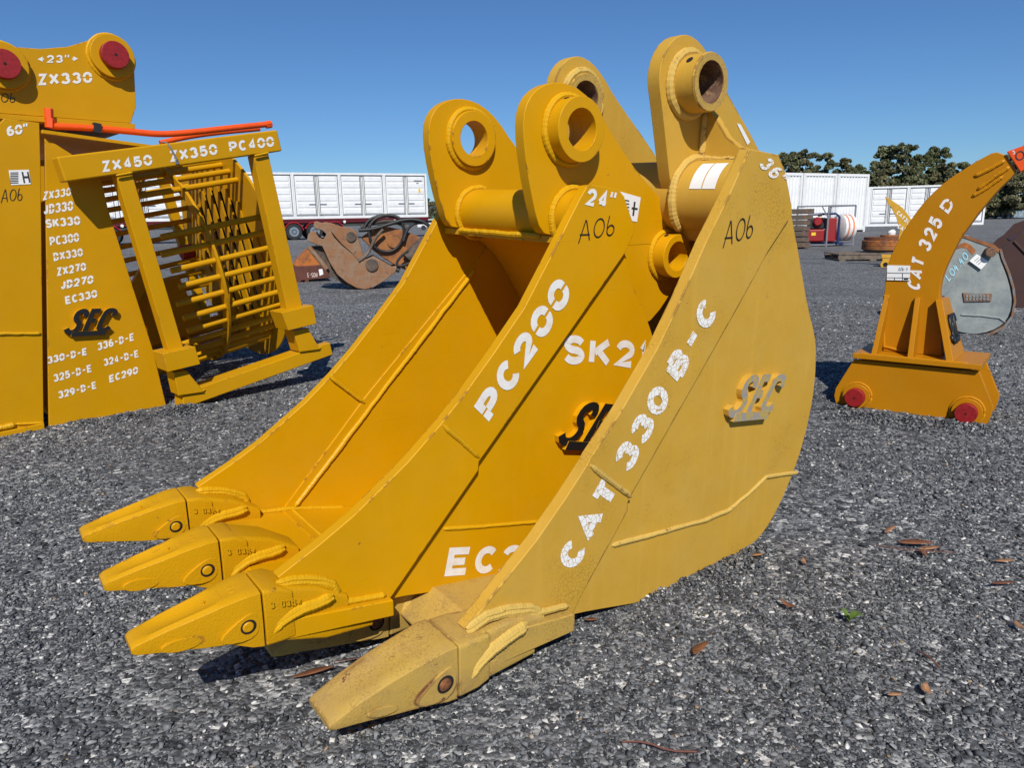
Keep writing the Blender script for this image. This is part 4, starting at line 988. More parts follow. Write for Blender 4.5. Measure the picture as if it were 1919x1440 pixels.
def wheel(parent, x, y, r, w, yout):
    t = part('wheel', MB().tube([(x, y - w / 2, r), (x, y - w * .42, r), (x, y + w * .42, r), (x, y + w / 2, r)], [r * .93, r, r, r * .93], 32), M['rubber'], parent)
    rim = MB().ring((x, yout, r), (0, 1, 0), r * .56, r * .30, .02, 24).cyl((x, yout - .03, r), (x, yout + .02, r), r * .22, 20).ring((x, yout - .004, r), (0, 1, 0), r * .60, r * .52, .02, 28)
    rm = part('rim', rim, M['chrome'], t)
    return t
def door_leaf(root, x0, x1, z0, z1, y, lock_x, ribs=6, mat='contwhite'):
    d = MB().box(x0, x1, y, y + .05, z0, z1)
    h = (z1 - z0)
    k = ribs
    for i in range(k):
        zc = z0 + h * (i + .5) / k
        d.prism([(zc - h * .33 / k, y), (zc - h * .24 / k, y - .04), (zc + h * .24 / k, y - .04), (zc + h * .33 / k, y)], x0 + .10, x1 - .10, axis='x') if False else d.add([(x0 + .10, y, zc - h * .36 / k), (x1 - .10, y, zc - h * .36 / k), (x1 - .10, y, zc + h * .36 / k), (x0 + .10, y, zc + h * .36 / k), (x0 + .13, y - .028, zc - h * .31 / k), (x1 - .13, y - .028, zc - h * .31 / k), (x1 - .13, y - .028, zc + h * .31 / k), (x0 + .13, y - .028, zc + h * .31 / k)], [(0, 1, 5, 4), (1, 2, 6, 5), (2, 3, 7, 6), (3, 0, 4, 7), (4, 5, 6, 7)])
    o = part('door', d, M[mat], root)
    fr_ = MB()
    for a, b, c, e in ((x0, x0 + .03, z0, z1), (x1 - .03, x1, z0, z1), (x0, x1, z0, z0 + .03), (x0, x1, z1 - .03, z1)): fr_.box(a, b, y - .012, y - .001, c, e)
    part('seal', fr_, M['contseal'], o)
    part('lock_rod', MB().cyl((lock_x, y - .055, z0 - .06), (lock_x, y - .055, z1 + .04), .02, 8), M['contseal'], o)
    s = -1 if lock_x > (x0 + x1) / 2 else 1
    part('handle', MB().box(min(lock_x, lock_x + s * .42), max(lock_x, lock_x + s * .42), y - .085, y - .06, z0 + h * .27, z0 + h * .27 + .035), M['contseal'], o)
    return o
def side_door_container(fr, label, length, hgt=2.9, pairs=4, group=None, wid=2.44, mat='contwhite', marks=False):
    root = thing('shipping_container', label, 'shipping container', fr, group=group)
    H, Lx = hgt, length; m = M[mat]
    part('body', MB().box(.06, Lx - .06, .12, wid - .06, .16, H - .06), m, root)
    part('roof', MB().box(.02, Lx - .02, .10, wid - .02, H - .055, H - .012), m, root)
    tr = MB()
    n = int(Lx / .28)
    for i in range(n): tr.box(.1 + i * .28, .1 + i * .28 + .14, .0, wid, H - .011, H + .012)
    part('roof_ridges', tr, m, root)
    for x in (0, Lx - .12):
        for y in (0, wid - .12): part('corner_post', MB().box(x, x + .12, y, y + .12, 0, H), m, root)
    part('top_rail', MB().box(.121, Lx - .121, .0, .09, H - .12, H - .002), m, root); part('bottom_rail', MB().box(.121, Lx - .121, .0, .09, .0, .17), m, root)
    pitch = (Lx - .24) / pairs
    for i in range(pairs):
        a = .12 + i * pitch
        gp = .20
        part('door_post', MB().box(a, a + gp * .5, .015, .10, .171, H - .121).box(a + gp * .55, a + gp * .95, -.005, .10, .171, H - .121), m, root)
        x0, x1 = a + gp, a + pitch - .02; mid = (x0 + x1) / 2
        door_leaf(root, x0, mid - .04, .24, H - .17, .05, mid - .14, mat=mat); door_leaf(root, mid + .04, x1, .24, H - .17, .05, mid + .14, mat=mat)
    # end walls: corrugated
    for x, sg in ((.03, -1), (Lx - .03, 1)):
        cg = MB()
        for k in range(8): cg.box(x - .02, x + .02, .16 + k * .27, .16 + k * .27 + .14, .15, H - .13)
        part('end_wall', cg, m, root)
    if marks:
        q = MB(); q.box(Lx - .92, Lx - .35, .0075, .0090, H - .50, H - .44).box(Lx - .75, Lx - .58, .0075, .0090, H - .66, H - .60)
        part('stencil_marks', q, M['contseal'], root); part('warning_sticker', MB().box(Lx - .62, Lx - .48, .0075, .009, H - 1.25, H - 1.0), M['yellowdecal'], root)
    return root
# semi-trailer with a white 40 ft container
PL = at_depth(500, 411, 45.2); PR = at_depth(802.5, 407, 49.6)
dv = PR - PL; taz = math.degrees(math.atan2(dv.x, dv.y)); LEN = 12.19
u = V((math.sin(R(taz)), math.cos(R(taz)), 0))
co = V((PR.x, PR.y, (PL.z + PR.z) / 2)) - u * LEN; ftr = Frame(taz - 90, co)
side_door_container(ftr, 'long white side-door container riding on the dark red semi trailer', LEN, 2.9, 4, marks=True)
ft2 = Frame(taz - 90, V((co.x, co.y, 0))); DK = co.z
tr = thing('semi_trailer', 'dark red semi trailer with bright red mudguards under the long white container', 'trailer', ft2)
part('chassis', MB().box(-.1, LEN + .1, .35, .55, DK - .36, DK - .12).box(-.1, LEN + .1, 1.9, 2.1, DK - .36, DK - .12).box(-.1, LEN + .1, .0, 2.44, DK - .12, DK - .002), M['trailer'], tr, bevel=.01)
part('side_rail', MB().box(.2, LEN - .1, -.02, .03, DK - .25, DK - .13), M['trailer'], tr)
for x in (LEN * .52, LEN * .80): part('side_lamp', MB().cyl((x, -.05, DK - .22), (x, -.02, DK - .22), .09, 16), M['tank'], tr)
def xat(px, py, fr): return fr.L(px, py, 0)[0]
wx = xat(551, 430, ft2); WR = .52
for k in range(3):
    x = wx + k * 1.32
    for y, yo in ((.22, -.02), (2.2, 2.36)):
        wheel(tr, x, y, WR, .42, yo)
    mg = MB(); a = [(x + (WR + .10) * math.cos(R(t)), WR + (WR + .10) * math.sin(R(t))) for t in range(8, 173, 11)]
    mg.strip(a, .035, -.03, .48); part('mudguard', mg, M['guard'], tr)
part('underrun_bar', MB().box(LEN * .1, wx - 1.4, .1, .16, .75, .95), M['trailer'], tr)
for x in (2.1, ): part('landing_leg', MB().box(x, x + .14, .4, .54, .0, DK - .4), M['trailer'], tr)

# a second loaded trailer coupled in front of it, seen through the bars of the screening bucket
f3 = Frame(taz - 90, co - u * (LEN + .9))
side_door_container(f3, 'second white side-door container, glimpsed through the bars of the screening bucket', LEN, 2.9, 4)
t2 = copy_tree(tr); t2.matrix_world = Frame(taz - 90, V((co.x, co.y, 0)) - u * (LEN + .9)).mat()
t2['label'] = 'second dark red trailer, glimpsed through the bars of the screening bucket'
# the row of tall white containers standing with their narrow ends to the yard
def corr_container(fr, label, length, wid, hgt, mat, group=None):
    root = thing('shipping_container', label, 'shipping container', fr, group=group); m = M[mat]
    part('body', MB().box(.08, wid - .08, .08, length - .06, .16, hgt - .08), m, root)
    part('roof', MB().box(.02, wid - .02, .02, length - .02, hgt - .075, hgt - .01), m, root)
    for x in (0, wid - .13):
        for y in (0, length - .13): part('corner_post', MB().box(x, x + .13, y, y + .13, 0, hgt), m, root)
    part('top_rail', MB().box(.131, wid - .131, .0, .1, hgt - .13, hgt - .002), M['contrust'] if mat == 'contwhite' else m, root)
    part('bottom_rail', MB().box(.131, wid - .131, .0, .1, .10, .24), m, root)
    n = int((wid - .3) / .20); cg = []
    x = .14; pts = []
    while x < wid - .15:
        pts += [(x, .075), (x + .05, .02), (x + .12, .02), (x + .17, .075)]; x += .22
    v = [(p[0], p[1], z) for z in (.24, hgt - .13) for p in pts]; k = len(pts)
    part('end_wall', MB().add(v, [(i, i + 1, k + i + 1, k + i) for i in range(k - 1)]), m, root, angle=20)
    for y0, xx in ((.14, wid - .01), (.14, .01)):
        pts = []; y = .14
        while y < length - .15:
            pts += [(y, .07), (y + .07, .0), (y + .21, .0), (y + .28, .07)]; y += .36
        sg = -1 if xx > wid / 2 else 1
        v = [(xx + sg * p[1], p[0], z) for z in (.17, hgt - .13) for p in pts]; k = len(pts)
        part('side_wall', MB().add(v, [(i, i + 1, k + i + 1, k + i) for i in range(k - 1)]), m, root, angle=20)
    return root
PRr = gnd(1622, 434)
# face runs from near-left to far-right
faz = 31.0; uf = V((math.sin(R(faz + 0)), math.cos(R(faz)), 0))
cw = [1.62, 1.62, 1.62, 1.62]
labs = ['tall white corrugated container at the right end of the row, with two fork pockets', 'tall white corrugated container second from the right end of the row', 'tall white corrugated container third from the right end of the row', 'tall white corrugated container mostly hidden behind the faded bucket']
az_face = 62.0; uf = V((math.sin(R(az_face)), math.cos(R(az_face)), 0)); CWID = 2.44
for i in range(4):
    q = PRr - uf * ((CWID + .06) * (i + 1))
    f = Frame(az_face - 90, q)
    r_ = corr_container(f, labs[i], 2.99, CWID, 2.93, 'contwhite', 'tall white containers in a row')
    if i == 0:
        part('fork_pocket_shade', MB().box(CWID - 1.35, CWID - .85, -.008, .02, .0, .10), M['hole'], r_); part('fork_pocket_shade', MB().box(CWID - .75, CWID - .2, -.008, .02, .0, .10), M['hole'], r_)  # solid black boxes, pocket shade put into their colour
# white side-door container beside them
A1 = at_depth(1629, 424, 53.0); A2 = at_depth(1843, 419.5, 51.0); dv = A2 - A1
ca = math.degrees(math.atan2(dv.x, dv.y)); f = Frame(ca - 90, V((A1.x, A1.y, 0)) - (V((dv.x, dv.y, 0)).normalized()) * .3)
side_door_container(f, 'white side-door container standing behind the amber ripper shank', (A2 - A1).length + .3, 2.85, 3)
# faded blue container far right
q = gnd(1878, 409.5); f = Frame(-8, q)
corr_container(f, 'faded blue corrugated container at the far right edge of the yard', 6.0, 6.05, 2.6, 'contblue')

# ------------------------------------------------------------------ rusty crusher jaw with hydraulic hoses
def build_crusher():
    o = gnd(680, 543); fr = Frame(-12, o); LL, L = fr.LL, fr.L
    root = thing('crusher_jaw', 'rusty mud-caked hydraulic crusher jaw with black hoses lying on the gravel', 'crusher jaw', fr)
    jaw = LL([(575, 452), (577, 440), (583, 433), (592, 436), (597, 445), (606, 449), (612, 438), (620, 434), (626, 445), (640, 460), (662, 478), (674, 492), (700, 480), (735, 500), (760, 496), (748, 505), (742, 510), (720, 527), (700, 539), (683, 543), (668, 540), (650, 530), (632, 515), (618, 493), (604, 462), (600, 461)], .0)
    part('lower_jaw', MB().prism(jaw, .0, .09), M['crush'], root, bevel=.012)
    part('lower_jaw', MB().prism(jaw, .42, .51), M['crush'], root, bevel=.012)
    low = LL([(577, 462), (604, 462), (618, 493), (632, 515), (650, 530), (668, 540), (683, 543), (660, 541), (640, 532), (620, 518), (600, 496)], .02)
    part('jaw_floor', MB().prism(low, .10, .41), M['crushdark'], root, bevel=.006)
    for i, (a, b) in enumerate((((578, 463), (612, 505)), ((588, 463), (622, 506)), ((598, 462), (632, 508)))):
        p, q = L(*a, -.02), L(*b, -.02); part('jaw_rib', MB().tube([(p[0], .05 + .12 * i, p[1]), (q[0], .05 + .12 * i, q[1])], .035, 8), M['crush'], root)
    upj = LL([(588, 417), (592, 414), (602, 418), (610, 416), (620, 418), (640, 425), (662, 428), (668, 435), (676, 460), (684, 486), (674, 492), (660, 476), (640, 458), (628, 444), (622, 436), (612, 440), (604, 432), (592, 430), (587, 424)], .12)
    part('upper_jaw', MB().prism(upj, .13, .38), M['crush'], root, bevel=.015)
    arm = LL([(676, 445), (700, 430), (722, 424), (750, 430), (782, 442), (800, 470), (790, 505), (765, 508), (745, 500), (720, 485), (700, 470)], .14)
    part('arm', MB().prism(arm, .10, .44), M['crushrust'], root, bevel=.02)
    for (a, b), r, y in (((658, 444), 9.5, .125), ((697, 497), 12, -.005), ((738, 452), 13, .095)):
        c = L(a, b, y); e = L(a + r, b, y); part('pivot_pin', MB().cyl((c[0], y - .02, c[1]), (c[0], y + .05, c[1]), abs(e[0] - c[0]), 28), M['crushdark'] if r < 13 else M['crushrust'], root, bevel=.006)
    def hose(px, y, r, m='rubber'):
        pts = [(*L(a, b, y)[:1], y + .02 * math.sin(i), L(a, b, y)[1]) for i, (a, b) in enumerate(px)]
        part('hose', MB().tube(smooth(pts, 2), r, 10), M[m], root)
    hose([(680, 432), (690, 412), (712, 404), (735, 403), (752, 410), (756, 425), (758, 440), (750, 460), (735, 472), (715, 472), (700, 462), (691, 442), (692, 422), (705, 408), (725, 404), (742, 407)], .05, .021)
    hose([(672, 432), (700, 430), (730, 420), (760, 411), (785, 412), (800, 420), (812, 430)], .02, .026, 'rubber')
    hose([(676, 426), (700, 418), (722, 414), (745, 416), (765, 430)], .08, .026, 'crushdark')
    hose([(756, 452), (762, 432), (775, 418), (795, 418)], .03, .020)
    hose([(672, 490), (688, 478), (696, 462), (703, 446), (718, 430)], .0, .022, 'timber')
    cy = [(*L(800, 450, .0)[:1], .06, L(800, 450, .0)[1]), (*L(762, 485, .0)[:1], .0, L(762, 485, .0)[1])]
    part('ram', MB().cyl(cy[0], cy[1], .085, 20), M['crushdark'], root, bevel=.01)
    hose([(765, 470), (750, 482), (742, 495), (750, 500), (770, 492)], -.05, .018)
    hb = L(742, 505, .0); part('hose_end', MB().cyl((hb[0], -.02, hb[1]), (hb[0] + .05, -.02, hb[1] - .02), .03, 8), M['rubber'], root)
build_crusher()
# rusty upside-down bucket behind the jaw
def build_bin():
    o = gnd(590, 528); fr = Frame(-20, o); LL, L = fr.LL, fr.L
    root = thing('rusty_bucket', 'brown rusty bucket with an orange back lying upside down behind the crusher jaw', 'bucket', fr)
    lo = LL([(548, 498), (560, 500), (600, 497), (616, 512), (620, 521), (575, 525), (558, 527), (548, 524)], 0)
    part('side_plate', MB().prism(lo, 0, .6), M['binbrown'], root, bevel=.01)
    up = LL([(550, 500), (556, 488), (577, 466), (592, 475), (603, 498)], .12)
    part('back_plate', MB().prism(up, .12, .55), M['binorange'], root, bevel=.01)
    for px in (560, 575): 
        a = L(px, 527, .0); part('foot', MB().box(a[0] - .03, a[0] + .03, -.015, .10, -.02, a[1] + .02), M['binbrown'], root)
    letters(fr, root, [('H05-5', (595, 511), (575, 511), (595, 520))], 0, M['chalkw'], name='chalk_number', weight=.13, table=HAND, solid=True)
    part('paper_tag', MB().prism(LL([(597, 505), (604, 504), (606, 514), (599, 517)], 0), -.006, -.003), M['paper'], root)
build_bin()

# ------------------------------------------------------------------ grey bucket behind the ripper, brown bucket at the edge
def build_greybucket():
    o = gnd(1815, 626); fr = Frame(20, o); LL, L = fr.LL, fr.L
    root = thing('digging_bucket', 'weathered grey excavator bucket with rusty edges behind the amber ripper', 'excavator bucket', fr)
    sd = smooth(LL([(1740, 520), (1770, 470), (1797, 440), (1806, 438), (1830, 450), (1860, 460), (1872, 470), (1873, 482), (1886, 515), (1893, 540), (1897, 565), (1892, 590), (1880, 608), (1855, 622), (1825, 627), (1795, 622), (1760, 605), (1735, 575)], 0), 1, True)
    for y0, y1 in ((0, .016), (.60, .616)): part('side_plate', MB().prism(sd, y0, y1), M['greybuck'], root, bevel=.003)
    wrp = LL([(1872, 468), (1876, 484), (1888, 513), (1896, 540), (1899, 565), (1894, 592), (1881, 610), (1855, 625), (1825, 630), (1795, 625), (1762, 608)], 0)
    part('shell', MB().strip(wrp, .016, -.012, .628), M['greyrust'], root, bevel=.002)
    te = LL([(1800, 438), (1830, 448), (1862, 458), (1874, 468), (1872, 474), (1858, 464), (1830, 454), (1802, 444)], 0)
    part('top_edge', MB().prism(te, -.006, .62), M['crushrust'], root)
    ct = LL([(1750, 555), (1772, 500), (1793, 462), (1803, 455), (1815, 456), (1829, 470), (1771, 555)], -.012)
    part('side_cutter', MB().prism(ct, -.014, -.001), M['greybuck'], root, bevel=.003)
    rs = LL([(1790, 468), (1798, 458), (1808, 454), (1818, 458), (1829, 470), (1822, 478), (1812, 466), (1802, 464)], -.014)
    part('rust_patch', MB().prism(rs, -.0165, -.0145), M['binorange'], root)
    c = L(1856, 473, -.05); part('pin', MB().cyl((c[0], -.07, c[1]), (c[0], .03, c[1]), .034, 24), M['rustbare'], root, bevel=.006)
    npl = LL([(1803, 548), (1859, 550), (1857, 565), (1806, 566)], 0)
    p = part('name_plate', MB().prism(npl, -.012, -.001), M['greyrust'], root, bevel=.006)
    q = MB()
    for i in range(7):
        a = L(1809 + 6.5 * i, 562, -.012); b = L(1813.5 + 6.5 * i, 553.5, -.012); q.add(*ring_quad(a, b, -.018))
    part('raised_letters', q, M['greybuck'], p)
    w = MB(); pts = [L(*p_, 0) for p_ in ((1800, 590), (1840, 592), (1872, 596), (1884, 604))]
    w.weld([(p_[0], -.003, p_[1]) for p_ in pts], .008); part('weld_bead', w, M['greybuck'], root)
    letters(fr, root, [('L04.40', (1778, 528), (1816, 482), (1770, 517))], -.014, M['chalk'], name='handwritten_lot_number', weight=.13, table=HAND, solid=True, up=.003)
    tg = part('lot_tag', MB().prism(LL([(1816, 489), (1830, 476), (1852, 490), (1838, 505)], -.014), -.022, -.020), M['paper'], root)
    q = MB()
    for i in range(3): q.prism(LL([(1826 + i * 3.2, 489 + i * 3.2), (1834 + i * 3.2, 482.5 + i * 3), (1834.6 + i * 3.2, 483 + i * 3), (1826.6 + i * 3.2, 489.6 + i * 3.2)], -.022), -.0236, -.0222)
    part('printing', q, M['ink'], tg)
def ring_quad(a, b, y, t=.3):
    x0, z0, x1, z1 = min(a[0], b[0]), min(a[1], b[1]), max(a[0], b[0]), max(a[1], b[1]); w = (x1 - x0) * t; h = (z1 - z0) * t
    v = [(x0, y, z0), (x1, y, z0), (x1, y, z1), (x0, y, z1), (x0 + w, y, z0 + h), (x1 - w, y, z0 + h), (x1 - w, y, z1 - h), (x0 + w, y, z1 - h)]
    v2 = [(p[0], y + .0055, p[2]) for p in v]
    f = [(0, 1, 5, 4), (1, 2, 6, 5), (2, 3, 7, 6), (3, 0, 4, 7)]
    return v + v2, f + [(0, 1, 9, 8), (1, 2, 10, 9), (2, 3, 11, 10), (3, 0, 8, 11), (4, 5, 13, 12), (5, 6, 14, 13), (6, 7, 15, 14), (7, 4, 12, 15)]
build_greybucket()
def build_brown():
    o = gnd(1905, 577); fr = Frame(30, o); LL, L = fr.LL, fr.L
    root = thing('brown_bucket', 'dull brown steel bucket cut off by the right edge of the photo', 'bucket', fr)
    sd = LL([(1871, 474), (1889, 455), (1902, 447), (1925, 423), (1990, 400), (2080, 420), (2110, 500), (2060, 570), (1980, 590), (1919, 579), (1892, 573), (1886, 540), (1873, 492)], 0)
    part('side_plate', MB().prism(sd, 0, .03), M['brownbuck'], root, bevel=.004); part('side_plate', MB().prism(sd, 1.2, 1.23), M['brownbuck'], root, bevel=.004)
    part('shell', MB().strip(LL([(1886, 540), (1892, 573), (1919, 580), (1980, 591), (2060, 571), (2110, 500)], 0), .02, .031, 1.199), M['brownbuck'], root)
    part('cap', MB().prism(LL([(1893, 449), (1903, 446), (1921, 441), (1921, 447), (1897, 454)], .04), .05, .5), M['brownbuck'], root)
    p = [L(*q, 0) for q in ((1900, 452), (1925, 478))]; part('edge_rib', MB().tube([(q[0], -.004, q[1]) for q in p], .012, 8), M['brownbuck'], root)
build_brown()

# ------------------------------------------------------------------ pallet, wheel stack, small ripper, power unit, sleepers
def build_pallet():
    o = gnd(1640, 489); fr = Frame(8, o); L, LL = fr.L, fr.LL
    x0, x1 = L(1571, 489, 0)[0], L(1690, 489, 0)[0]; zt = L(1571, 476, 0)[1]
    root = thing('pallet', 'grey weathered timber pallet under the rusty wheel stack', 'pallet', fr)
    for k in range(6): part('deck_board', MB().box(x0, x1, .0 + k * .18, .13 + k * .18, zt - .025, zt), M['timber'], root, bevel=.004)
    for k in range(3): part('bearer', MB().box(x0, x1, .01 + .45 * k, .07 + .45 * k, .03, zt - .026), M['timber'], root, bevel=.004)
    for x in (x0 + .02, (x0 + x1) / 2, x1 - .14): part('bottom_board', MB().box(x, x + .12, .0, 1.0, .0, .029), M['timber'], root, bevel=.003)
    cx = L(1665, 470, .5)[0]; rr = abs(L(1616, 470, .5)[0] - cx)
    zb = zt + .015
    w = thing('wheel_stack', 'rusty orange steel drive wheel lying flat on the pallet', 'steel wheel', None, fr.P(cx, .5, zt))
    h = .34
    part('hub_flange', MB().tube([(0, 0, 0), (0, 0, .05)], rr * .92, 40), M['timber'], w, bevel=.004)
    part('lower_rim', MB().tube([(0, 0, .051), (0, 0, .13)], rr, 40), M['crushrust'], w, bevel=.01)
    part('upper_rim', MB().tube([(0, 0, .131), (0, 0, .23), (0, 0, .24)], [rr, rr, rr * .97], 40), M['binorange'], w, bevel=.006)
    part('groove', MB().tube([(0, 0, .241), (0, 0, .30)], rr * .94, 40), M['rustpin'], w)
    part('hub', MB().tube([(0, 0, .301), (0, 0, .34)], rr * .35, 24), M['crushrust'], w, bevel=.006)
    part('cap', MB().tube([(.03, 0, .341), (.03, 0, .39), (.02, .01, .43)], [.07, .08, .05], 10), M['paper'], w)
    # small yellow ripper standing behind the big ripper
    o = gnd(1668, 500); f2 = Frame(25, o); L, LL = f2.L, f2.LL
    rt = thing('ripper', 'small yellow ripper with a pointed tip standing beside the pallet', 'ripper', f2)
    shp = LL([(1661, 371), (1673, 377), (1683, 383), (1692, 390), (1704, 405), (1725, 440), (1725, 475), (1672, 478), (1683, 455), (1686, 430), (1680, 408), (1672, 392), (1666, 384)], 0)
    part('shank', MB().prism(shp, 0, .05), M['toolyel'], rt, bevel=.004)
    part('tip', MB().prism(LL([(1659, 368), (1668, 373), (1678, 380), (1672, 390), (1665, 384)], -.01), -.012, .062), M['toolyel'], rt, bevel=.004)
    part('base_plate', MB().prism(LL([(1652, 478), (1730, 478), (1730, 484), (1652, 484)], -.1), -.1, .15), M['toolyel'], rt, bevel=.004)
    part('side_plate', MB().prism(LL([(1654, 485), (1730, 485), (1730, 500), (1660, 502), (1652, 496)], -.09), -.09, -.06), M['toolyel'], rt, bevel=.004)
    c = L(1659, 496, -.1); part('pin_boss', MB().ring((c[0], -.10, c[1]), (0, -1, 0), .075, .04, .04, 24), M['toolyel'], rt); part('bore_shade', MB().cyl((c[0], -.13, c[1]), (c[0], -.08, c[1]), .041, 20), M['hole'], rt)  # black plug in the boss paints the shade of the opening
    letters(f2, rt, [('CAT312', (1679, 400), (1704, 424), (1684, 394)), ('CAT', (1681, 427), (1696, 437), (1685, 419))], 0, M['white'], weight=.24, up=.004)
build_pallet()
def build_unit():
    o = gnd(1548, 462); fr = Frame(14, o); L, LL = fr.L, fr.LL
    root = thing('sprayer_unit', 'red engine pump and white tank in a grey steel carry frame', 'pump unit', fr)
    xl, xm, xr = L(1514, 458, 0)[0], L(1548, 462, 0)[0], L(1597, 452, .6)[0]
    zt = L(1548, 386, 0)[1]; xl = xm - .85
    def bar(a, b, r=.03): part('frame_bar', MB().tube([a, b], r, 4), M['steelgrey'], root)
    D = .9
    P = {'a': (xl, 0), 'b': (xm, 0), 'c': (xr, D), 'd': (xl + .3, D)}
    for z in (.05, zt):
        bar((xl, 0, z), (xm, 0, z)); bar((xm, 0, z), (xr, .5, z)); bar((xr, .5, z), (xr - .55, D + .35, z)); bar((xl, 0, z), (xr - .55 - (xm - xl), D - .15, z))
    for x, y in ((xm, 0), (xr, .5), (xr - .55, D + .35), (xl, 0)): bar((x, y, 0), (x, y, zt))
    bar((xm, 0, zt - .35), (xm - .18, 0, zt - .02), .022)
    a, b = L(1513, 430, .1), L(1545, 452, .1)
    part('engine_housing', MB().box(a[0], b[0], .10, .65, b[1] - .02, a[1]), M['red'], root, bevel=.05, seg=4)
    part('panel', MB().box(b[0] + .06, b[0] + .30, .12, .62, b[1] - .02, a[1] + .32), M['red'], root, bevel=.03)
    c = L(1533, 416, .08)
    part('engine', MB().box(a[0] + .05, b[0] + .02, .16, .6, a[1], a[1] + .33), M['rubber'], root, bevel=.04)
    part('starter_cover', MB().tube([(c[0], .06, c[1]), (c[0], .10, c[1]), (c[0], .17, c[1])], [.09, .13, .14], 24), M['red'], root)
    part('fuel_cap', MB().cyl((c[0] + .05, .12, c[1] + .2), (c[0] + .05, .2, c[1] + .2), .06, 14), M['yellowdecal'], root)
    part('sticker', MB().box(a[0] + .12, a[0] + .24, .094, .098, a[1] - .18, a[1] - .09), M['yellowdecal'], root)
    part('handle_bar', MB().tube([(a[0], .1, a[1] + .42), (b[0] + .25, .1, a[1] + .44), (b[0] + .36, .1, a[1] + .34), (b[0] + .36, .1, .06)], .032, 8), M['bluef'], root)
    part('base_skid', MB().box(xl + .06, xm + .5, .2, .9, .04, .12), M['bluef'], root, bevel=.01)
    t0, t1 = (b[0] + .38), xr - .05
    p0, p1 = (t0, .45, .53), (t0 + .40, .63, .52)
    tk = part('tank', MB().tube([p0, (t0 + .04, .47, .53), (t0 + .36, .61, .52), p1], [.30, .38, .38, .30], 32), M['tank'], root)
    for k in (.18, .52):
        q = V(p0).lerp(V(p1), k + .08); q2 = V(p0)  .lerp(V(p1), k + .20)
        part('tank_strap', MB().tube([q, q2], .384, 32, cap=False), M['decal'], tk)
    # stack of old sleepers left of it
    o = gnd(1500, 467); f2 = Frame(10, o)
    for j in range(7):
        t = thing('sleeper', 'dark weathered timber sleeper, ' + ['lowest', 'second lowest', 'third lowest', 'middle one', 'third from top', 'second from top', 'topmost'][j] + ' in the pile beside the red pump unit', 'timber', None, f2.P(random.uniform(-.03, .03), 0, .04 + j * .15), rz=R(-10 + random.uniform(-3, 3)), group='old sleepers stacked beside the pump unit')
        part('beam', MB().box(-.62, .26 + random.uniform(-.05, .03), 0, 1.1, 0, .125 if j % 2 else .135), M['timberdark'], t, bevel=.012)
        part('end_plate', MB().box(.05, .11, -.008, .0, .02, .11), M['rustbare'], t)
build_unit()
# far telehandler with a work basket
def build_lift():
    o = gnd(1857, 409); fr = Frame(0, o)
    root = thing('work_lift', 'small yellow machine with an open work basket parked by the far trees', 'lift machine', fr)
    part('body', MB().box(-1.4, 1.0, 0, 1.6, .45, 1.0), M['binorange'], root, bevel=.1)
    part('boom', MB().tube([(-.9, .3, .9), (.6, .3, .75)], .15, 8), M['steelgrey'], root)
    for x in (-.9, .6): 
        part('wheel', MB().cyl((x, -.1, .38), (x, .25, .38), .38, 20), M['rubber'], root)
    for z in (1.35, 1.65, 2.0): part('rail', MB().tube([(-1.2, 0, z), (1.0, 0, z), (1.0, 1.2, z), (-1.2, 1.2, z), (-1.2, 0, z)], .05, 6), M['toolyel'], root)
    for x in (-1.2, -.65, -.1, .45, 1.0): part('post', MB().cyl((x, 0, 1.1), (x, 0, 2.0), .05, 6), M['toolyel'], root)
    part('basket_floor', MB().box(-1.2, 1.0, 0, 1.2, 1.05, 1.15), M['toolyel'], root)
build_lift()
# what shows through the gap beside the trailer: parked car, teal skip, red drum, pole
def build_gap():
    f = Frame(0, gnd(812, 431)); 
    car = thing('parked_car', 'small white car parked far behind the bright yellow bucket', 'car', f)
    body = [(-2.1, .35), (-2.1, .8), (-1.5, .9), (-1.0, 1.38), (.5, 1.42), (1.2, .95), (2.0, .85), (2.1, .4)]
    part('body', MB().prism(body, 0, 1.7), M['carwhite'], car, bevel=.08)
    part('window', MB().prism([(-1.3, .95), (-.9, 1.30), (.4, 1.33), (1.0, .95)], -.01, .02), M['glass'], car)
    for x in (-1.3, 1.25): part('wheel', MB().cyl((x, -.03, .32), (x, .2, .32), .32, 18), M['rubber'], car)
    f = Frame(0, gnd(806, 428) + V((0, 25, 0))); t = thing('skip_bin', 'teal steel skip beyond the white car', 'skip bin', f)
    part('hull', MB().prism([(-1.6, .2), (-2.2, 2.1), (2.4, 2.1), (1.8, .2)], 0, 2), M['teal'], t, bevel=.05); part('rim', MB().box(-2.25, 2.45, -.06, 0.02, 2.0, 2.12), M['teal'], t)
    f = Frame(0, gnd(826, 430) + V((0, 6, 0))); t = thing('oil_drum', 'bright red steel drum near the white car', 'drum', f)
    part('shell', MB().tube([(0, 0, 0), (0, 0, .5), (0, 0, .52), (0, 0, 1.3)], [.55, .55, .58, .55], 24), M['guard'], t); part('lid', MB().tube([(0, 0, 1.301), (0, 0, 1.33)], .5, 24), M['guard'], t)
    f = Frame(0, gnd(813, 429) + V((0, 90, 0))); t = thing('power_pole', 'thin pale power pole in front of the far hill', 'power pole', f)
    part('pole', MB().tube([(0, 0, 0), (0, 0, 8.0)], [.16, .11], 10), M['timber'], t); part('crossarm', MB().box(-1.0, 1.0, -.08, .08, 7.3, 7.45), M['timber'], t)
build_gap()

